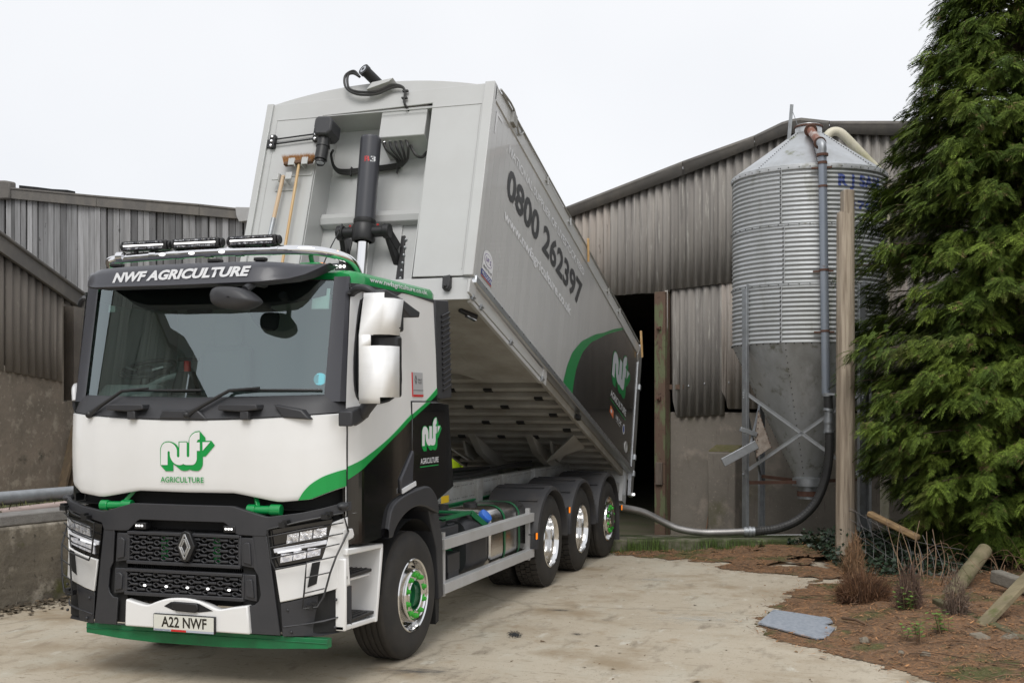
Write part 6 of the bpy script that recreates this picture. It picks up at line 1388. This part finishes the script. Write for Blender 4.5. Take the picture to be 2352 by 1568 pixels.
# =================================================================== undergrowth at the right
def leaf_patch(name, n, pos, m, smin, smax, seed, up=.7):
    r = np.random.default_rng(seed); V = []; F = []
    for i in range(n):
        p = np.array(pos(r)); nrm = np.array([r.normal()*.5, r.normal()*.5, up]); nrm /= np.linalg.norm(nrm); a = r.normal(size=3); a -= nrm*a.dot(nrm); a /= np.linalg.norm(a); c = np.cross(nrm, a); s = smin+(smax-smin)*r.random(); o = len(V)
        V += [p-a*s*.5, p+c*s*.45-a*s*.1, p+a*s*.6, p-c*s*.45-a*s*.1]; F.append((o, o+1, o+2, o+3))
    o = link(name, fast_mesh(name, np.array(V), np.array(F), m)); stuff(o); return o
m_ivy = mat('ivy_leaves', (.018,.036,.020), .45, c2=(.035,.058,.030), scale=4, island=.5)
pb = pole.location
def ivy_pos(r):
    while 1:
        X = r.uniform(4.1, 7.0); D = r.uniform(13.2, 16.9); p = CW(X, D); d = litter_d(p.x, p.y)
        if d > .1+.3*r.random() and (D > 13.95-.25*(X-4.2)+.5*noise.noise((X*1.5, D*1.5, 0))): break
    return (p.x, p.y, bed_h(p.x, p.y, d)+r.random()**2*.22*min(1, d))
leaf_patch('ground_ivy', 11000, ivy_pos, m_ivy, .035, .07, 2)
def ivy2(r):
    z = r.random()**1.8*.55; a = r.uniform(0, 2*PI); return (pb.x+.135*math.cos(a)+.02*r.normal(), pb.y+.135*math.sin(a)+.02*r.normal(), z)
o = leaf_patch('pole_ivy', 170, ivy2, m_ivy, .03, .06, 3, .1)
leaf_patch('kerb_ivy', 700, lambda r: tuple(CW(r.uniform(3.9,5.0), 16.68-.04*r.random(), .17*r.random()+.02)), m_ivy, .03, .06, 4, .2)
m_grass = mat('kerb_grass', (.06,.12,.015), .7, c2=(.10,.15,.03), scale=6, island=.4)
def blades(name, n, pos, hmin, hmax, m, seed, lean=.5, w=.004):
    r = np.random.default_rng(seed); V = []; F = []
    for i in range(n):
        p = np.array(pos(r)); h = hmin+(hmax-hmin)*r.random(); a = r.uniform(0, 2*PI); d = np.array([math.cos(a), math.sin(a), 0])*h*lean*r.random(); s = np.array([-math.sin(a), math.cos(a), 0])*w; o = len(V)
        V += [p-s, p+s, p+d*.4+np.array([0,0,h*.6])+s*.8, p+d*.4+np.array([0,0,h*.6])-s*.8, p+d+np.array([0,0,h])]; F += [(o,o+1,o+2,o+3),(o+3,o+2,o+4,o+4)]
    F = np.array(F); me = bpy.data.meshes.new(name); me.from_pydata([tuple(v) for v in V], [], [tuple(dict.fromkeys(f)) for f in F.tolist()]); me.materials.append(m); o = link(name, me); stuff(o); return o
cl = [(2.05,.12),(2.9,.22),(3.05,.2),(3.5,.12),(1.7,.1)]
def gpos(r):
    c, w = cl[r.integers(0, len(cl))]; return tuple(CW(c+r.normal()*w, 16.66-.10*r.random(), .01))
blades('kerb_grass', 420, gpos, .05, .24, m_grass, 5)
blades('kerb_moss_grass', 800, lambda r: tuple(CW(r.uniform(1.2,3.6), 16.72-.42*r.random()**1.4, .012)), .01, .035, mat('moss_grass', (.07,.085,.015), .8, island=.5), 6)
# small broad-leaved weeds
m_weed = mat('weed_leaf', (.10,.19,.03), .6, island=.3)
def weed(px, py, h, n, lab, seed):
    r = np.random.default_rng(seed); g = at(px, py, 'z', .05); t = thing('weed', lab, 'weed', g, 0, 'green weeds in the needle litter'); b = MB(); q = MB()
    for k in range(n):
        a = r.uniform(0, 2*PI); top = Vector((math.cos(a)*h*.25*r.random(), math.sin(a)*h*.25*r.random(), h*(.6+.4*r.random()))); o = Vector((r.normal()*.05, r.normal()*.05, -.02)); b.tube([o, o+(top)*.5, o+top], [.004,.003,.002], 4, caps=False)
        for f in (.4,.6,.8,1):
            for s in (0, PI):
                p = o+top*f; aa = a+s+f*2; u = Vector((math.cos(aa), math.sin(aa), .2))*.06*(1.2-f*.4); v = Vector((-math.sin(aa), math.cos(aa), 0))*.018; q.add([p, p+u*.5+v, p+u, p+u*.5-v], [(0,1,2,3)])
    stuff(b.obj('stem', [m_twig], t, smooth=0)); stuff(q.obj('leaf', [m_weed], t, smooth=0))
weed(2080,1412,.28,7,'leafy green weed standing left of the dead brown stems',1); weed(2155,1462,.26,8,'leafy green weed in front of the lying timber',2); weed(1748,1262,.16,4,'small broad-leaved weed growing at the foot of the kerb',3); weed(2105,1470,.18,6,'low green weed nearest the concrete yard, below the fern mound',4)
# dead brown plants
m_dead = mat('dead_fern', (.15,.075,.035), .95, c2=(.09,.045,.025), scale=5, island=.5); m_cane = mat('dead_canes', (.24,.165,.105), .9, c2=(.14,.09,.055), scale=5, island=.3)
def dead_bush(name, lab, px, py, h, rad, n, seed, m, spread=.6):
    r = np.random.default_rng(seed); g = at(px, py, 'z', .08); V = []; F = []
    for i in range(n):
        a = r.uniform(0, 2*PI); q = rad*math.sqrt(r.random()); z = h*r.random()**1.4*(1-.6*q/rad); p = np.array([g.x+math.cos(a)*q, g.y+math.sin(a)*q, g.z+z-.05]); L = .05+.10*r.random(); d = np.array([math.cos(a)*spread*r.random(), math.sin(a)*spread*r.random(), r.uniform(-.6,1)]); d /= np.linalg.norm(d); s = np.cross(d, r.normal(size=3)); s *= .004/np.linalg.norm(s); o = len(V); V += [p-s, p+s, p+d*L+s*.3, p+d*L-s*.3]; F.append((o,o+1,o+2,o+3))
    o = link(name, fast_mesh(name, np.array(V), np.array(F), m)); tag(o, lab, 'dead plant'); return o
dead_bush('dead_fern', 'mound of brown dead fern with a fibrous spike in front of pole', 1985, 1372, .34, .26, 3000, 1, m_dead)
dead_bush('dead_spike', 'fibrous straw-brown dead clump rising from the fern mound', 1962, 1345, .75, .10, 1500, 2, mat('straw_brown', (.22,.13,.07), .95, island=.4), .25)
dead_bush('dead_dock', 'dark brown withered plant standing between weeds and lying timber', 2087, 1398, .58, .11, 1300, 3, mat('withered_dark', (.12,.075,.055), .95, island=.4), .3)
dead_bush('dead_dock', 'withered plant standing against the leaning log', 2195, 1420, .55, .10, 900, 5, mat('withered_grey', (.14,.10,.075), .95, island=.4), .3)
random.seed(21)
ORD = 'first second third fourth fifth sixth seventh eighth ninth tenth eleventh twelfth thirteenth fourteenth'.split()
canes = [((2105,1350),(2065,1205)),((2112,1340),(2100,1225)),((2120,1345),(2112,1195)),((2128,1350),(2128,1220)),((2140,1350),(2142,1215)),((2095,1350),(2035,1190)),((2150,1352),(2160,1240)),((2160,1360),(2176,1270)),((2070,1320),(2068,1210)),((2240,1360),(2236,1290)),((2276,1375),(2284,1300)),((2130,1368),(2108,1270)),((2085,1340),(2145,1262)),((2215,1372),(2222,1300))]
for i, (p0, p1) in enumerate(sorted(canes, key=lambda c: c[1][0])):
    D = 13.3-.1*(i % 4); a = at(*p0, 'd', D); c = at(*p1, 'd', D+.15); a.z = min(a.z, .10); b = MB(); m_ = (a+c)/2+Vector((random.uniform(-.07,.07), random.uniform(-.07,.07), .02)); b.tube(smoothline([a, m_, c], 3), [.0065]*4+[.004]*3, 5); o = b.obj('dead_cane', [m_cane]); tag(o, ORD[i]+' of the pale dead canes standing below the conifer, counted from the pole', 'cane', 'dead canes below the conifer')
# bramble tangle in the shade of the tree
b = MB()
for i in range(95):
    X = random.uniform(4.6, 7.4); D = random.uniform(12.3, 15.2); p = CW(X, D); d = litter_d(p.x, p.y)
    if d < .5: continue
    z = bed_h(p.x, p.y, d); a = random.uniform(0, 2*PI); L = random.uniform(.25, .9); h = random.uniform(.05, .45); u = Vector((math.cos(a), math.sin(a), 0))
    b.tube(smoothline([Vector((p.x, p.y, z-.02)), Vector((p.x, p.y, z+h))+u*L*.4, Vector((p.x, p.y, z+h*random.uniform(.1,1)))+u*L], 4), [.004]*5+[.0022]*4, 4, caps=False)
stuff(b.obj('bramble_tangle', [m_twig], smooth=0))
# sagging wire fence
wf = thing('wire_fence', 'slack rusty wire netting sagging from the timber pole into the undergrowth', 'fence', (pb.x, pb.y, 0))
m_wire = mat('old_wire', (.16,.15,.145), .6, .4); b = MB(); wl = lambda p: Vector(p)-Vector((pb.x, pb.y, 0))
for y0, y1, x1 in ((1165,1262,2210),(1190,1300,2230),(1215,1330,2200),(1235,1345,2160),(1262,1372,2120),(1172,1180,2120)):
    p, q = at(1950,y0,'d',15.0), at(x1,y1,'d',13.2 if y1 > 1200 else 15.4); m_ = (p+q)/2-Vector((0,0,.12)); b.tube([wl(v) for v in smoothline([p, m_, q], 5)], .0035, 4, caps=False)
for k in range(9):
    p = at(1965+22*k, 1172+8*k, 'd', 14.9-.16*k); q = at(1985+22*k+random.uniform(-12,12), 1275+8*k, 'd', 14.6-.16*k); b.tube([wl(v) for v in smoothline([p, (p+q)/2+Vector((.05,0,-.03)), q], 3)], .003, 4, caps=False)
b.obj('wire', [m_wire], wf, smooth=0)
# timbers, stones, steel sheet
m_stone2 = mat('buried_post', (.21,.19,.16), .9, c2=(.13,.12,.095), scale=7, bump=.5)
m_plk = mat('grey_green_timber', (.24,.20,.12), .9, c2=(.16,.135,.08), scale=3, stretch=(1,3,3), bump=.4, bscale=20, spots=[(4,.6,.7,(.11,.12,.04))])
b = MB(); b.beam(at(2236,1456,'z',.02), at(2400,1285,'d',11.1), .13, .05); tag(b.obj('timber_plank', [m_plk], None, .006), 'pale sawn plank propped up with its foot on a grey stone', 'plank')
b = MB(); b.beam(at(2152,1388,'z',.10), at(2200,1412,'z',.10), .10, .13); b.beam(at(2205,1412,'z',.09), at(2290,1448,'z',.06), .10, .12); b.beam(at(2290,1448,'z',.06), at(2380,1490,'z',.06), .10, .12); tag(b.obj('lying_timber', [mat('mossy_beam', (.12,.10,.06), .9, c2=(.075,.08,.025), scale=3, bump=.4)], None, .012), 'mossy broken timber lying under the leaning log and propped plank', 'timber')
b = MB(); p, q = at(2172,1382,'z',.02), at(2262,1262,'d',13.1); b.tube([p, (p+q)/2, q], [.09,.085,.08], 16); tag(b.obj('leaning_log', [mat('bare_log', (.20,.165,.10), .9, c2=(.12,.11,.055), scale=5, bump=.5, spots=[(6,.58,.68,(.08,.085,.03))])], None), 'bare rounded log leaning out of the conifer undergrowth', 'log')
b = MB(); b.beam(at(2285,1322,'d',12.4), at(2390,1358,'d',11.8), .14, .14); tag(b.obj('concrete_post', [m_stone2], None, .02), 'pale broken concrete post half buried in litter behind propped plank', 'post')
b = MB(); b.beam(at(1995,1178,'d',14.4), at(2110,1235,'d',13.9), .10, .07); tag(b.obj('broken_branch', [mat('split_branch', (.30,.20,.10), .85, c2=(.15,.095,.05), scale=5, stretch=(1,1,4))], None, .02), 'split yellow-brown branch stuck out beside the timber pole', 'branch')
m_stone = mat('field_stone', (.24,.205,.16), .9, c2=(.16,.14,.105), scale=9, bump=.4, spots=[(5,.62,.72,(.12,.125,.05))])
def stone(px, py, r, lab, seed, sq=.6):
    rr = random.Random(seed); c = at(px, py, 'z', .05); b = MB(); n = 10; rows = []
    for i in range(6):
        t = .05+(PI-.1)*i/5; rows.append([c+Vector((r*math.sin(t)*math.cos(2*PI*j/n), r*math.sin(t)*math.sin(2*PI*j/n), r*sq*math.cos(t)))*(.8+.4*noise.noise((math.cos(2*PI*j/n)*1.5+seed, math.sin(2*PI*j/n)*1.5, math.cos(t)*1.5))) for j in range(n)])
    rows = [[c+(p-c) if 1 else p for p in r_] for r_ in rows]
    b.grid(rows, True); tag(b.obj('stone', [m_stone], None, 0, smooth=20), lab, 'stone', 'loose stones in the needle litter')
stone(2248,1470,.14,'angular grey stone under the foot of the propped plank',1); stone(2325,1475,.17,'largest grey stone, lying right of the propped plank',2,.5); stone(1985,1470,.06,'small pale stone in litter behind the steel sheet',3); stone(2125,1502,.05,'small mossy stone near the front of the litter',4); stone(2070,1497,.03,'tiny pale pebble left of the small mossy stone',5)
sp = [(260,1165),(365,1072),(520,1094),(692,1122),(716,1120),(758,1136),(772,1158),(712,1172),(788,1196),(738,1262),(660,1270),(560,1246)]
b = MB(); P = [at((2700+x/1.8237)/1.6327, (1700+y/1.8237)/1.6327, 'z', .014) for x, y in sp]
n = len(P); b.add(P+[p+Vector((0,0,.012)) for p in P], [tuple(range(n-1,-1,-1)), tuple(range(n,2*n))]+[(i,(i+1) % n,n+(i+1) % n,n+i) for i in range(n)])
tag(b.obj('steel_sheet', [mat('tread_plate', (.30,.335,.385), .5, .2, c2=(.38,.41,.455), scale=26, stretch=(1,1,1), lo=.45, hi=.55, bump=.4, bscale=60, spots=[(3,.62,.72,(.15,.155,.16))])], None), 'blue-grey steel tread plate lying flat at the edge of the litter', 'steel sheet')
b = MB(); p, q = at(1335*0+2155+20, 1367+0, 'z', .10), at(2155+20, 1367, 'z', .1); p = at(1935,1418,'z',.07); q = at(2000,1438,'z',.07); b.tube([p, (p+q)/2+Vector((0,0,.02)), q], [.016,.014,.008], 6); tag(b.obj('stick', [m_twig], None), 'dark stick lying in needle litter beside the steel sheet', 'stick')
b = MB(); b.beam(CW(3.55,17.6,.12), CW(4.35,17.7,.12), .10, .03); tag(b.obj('white_board', [m_decal_w], None), 'flat white board lying under the silo behind the hose', 'board')
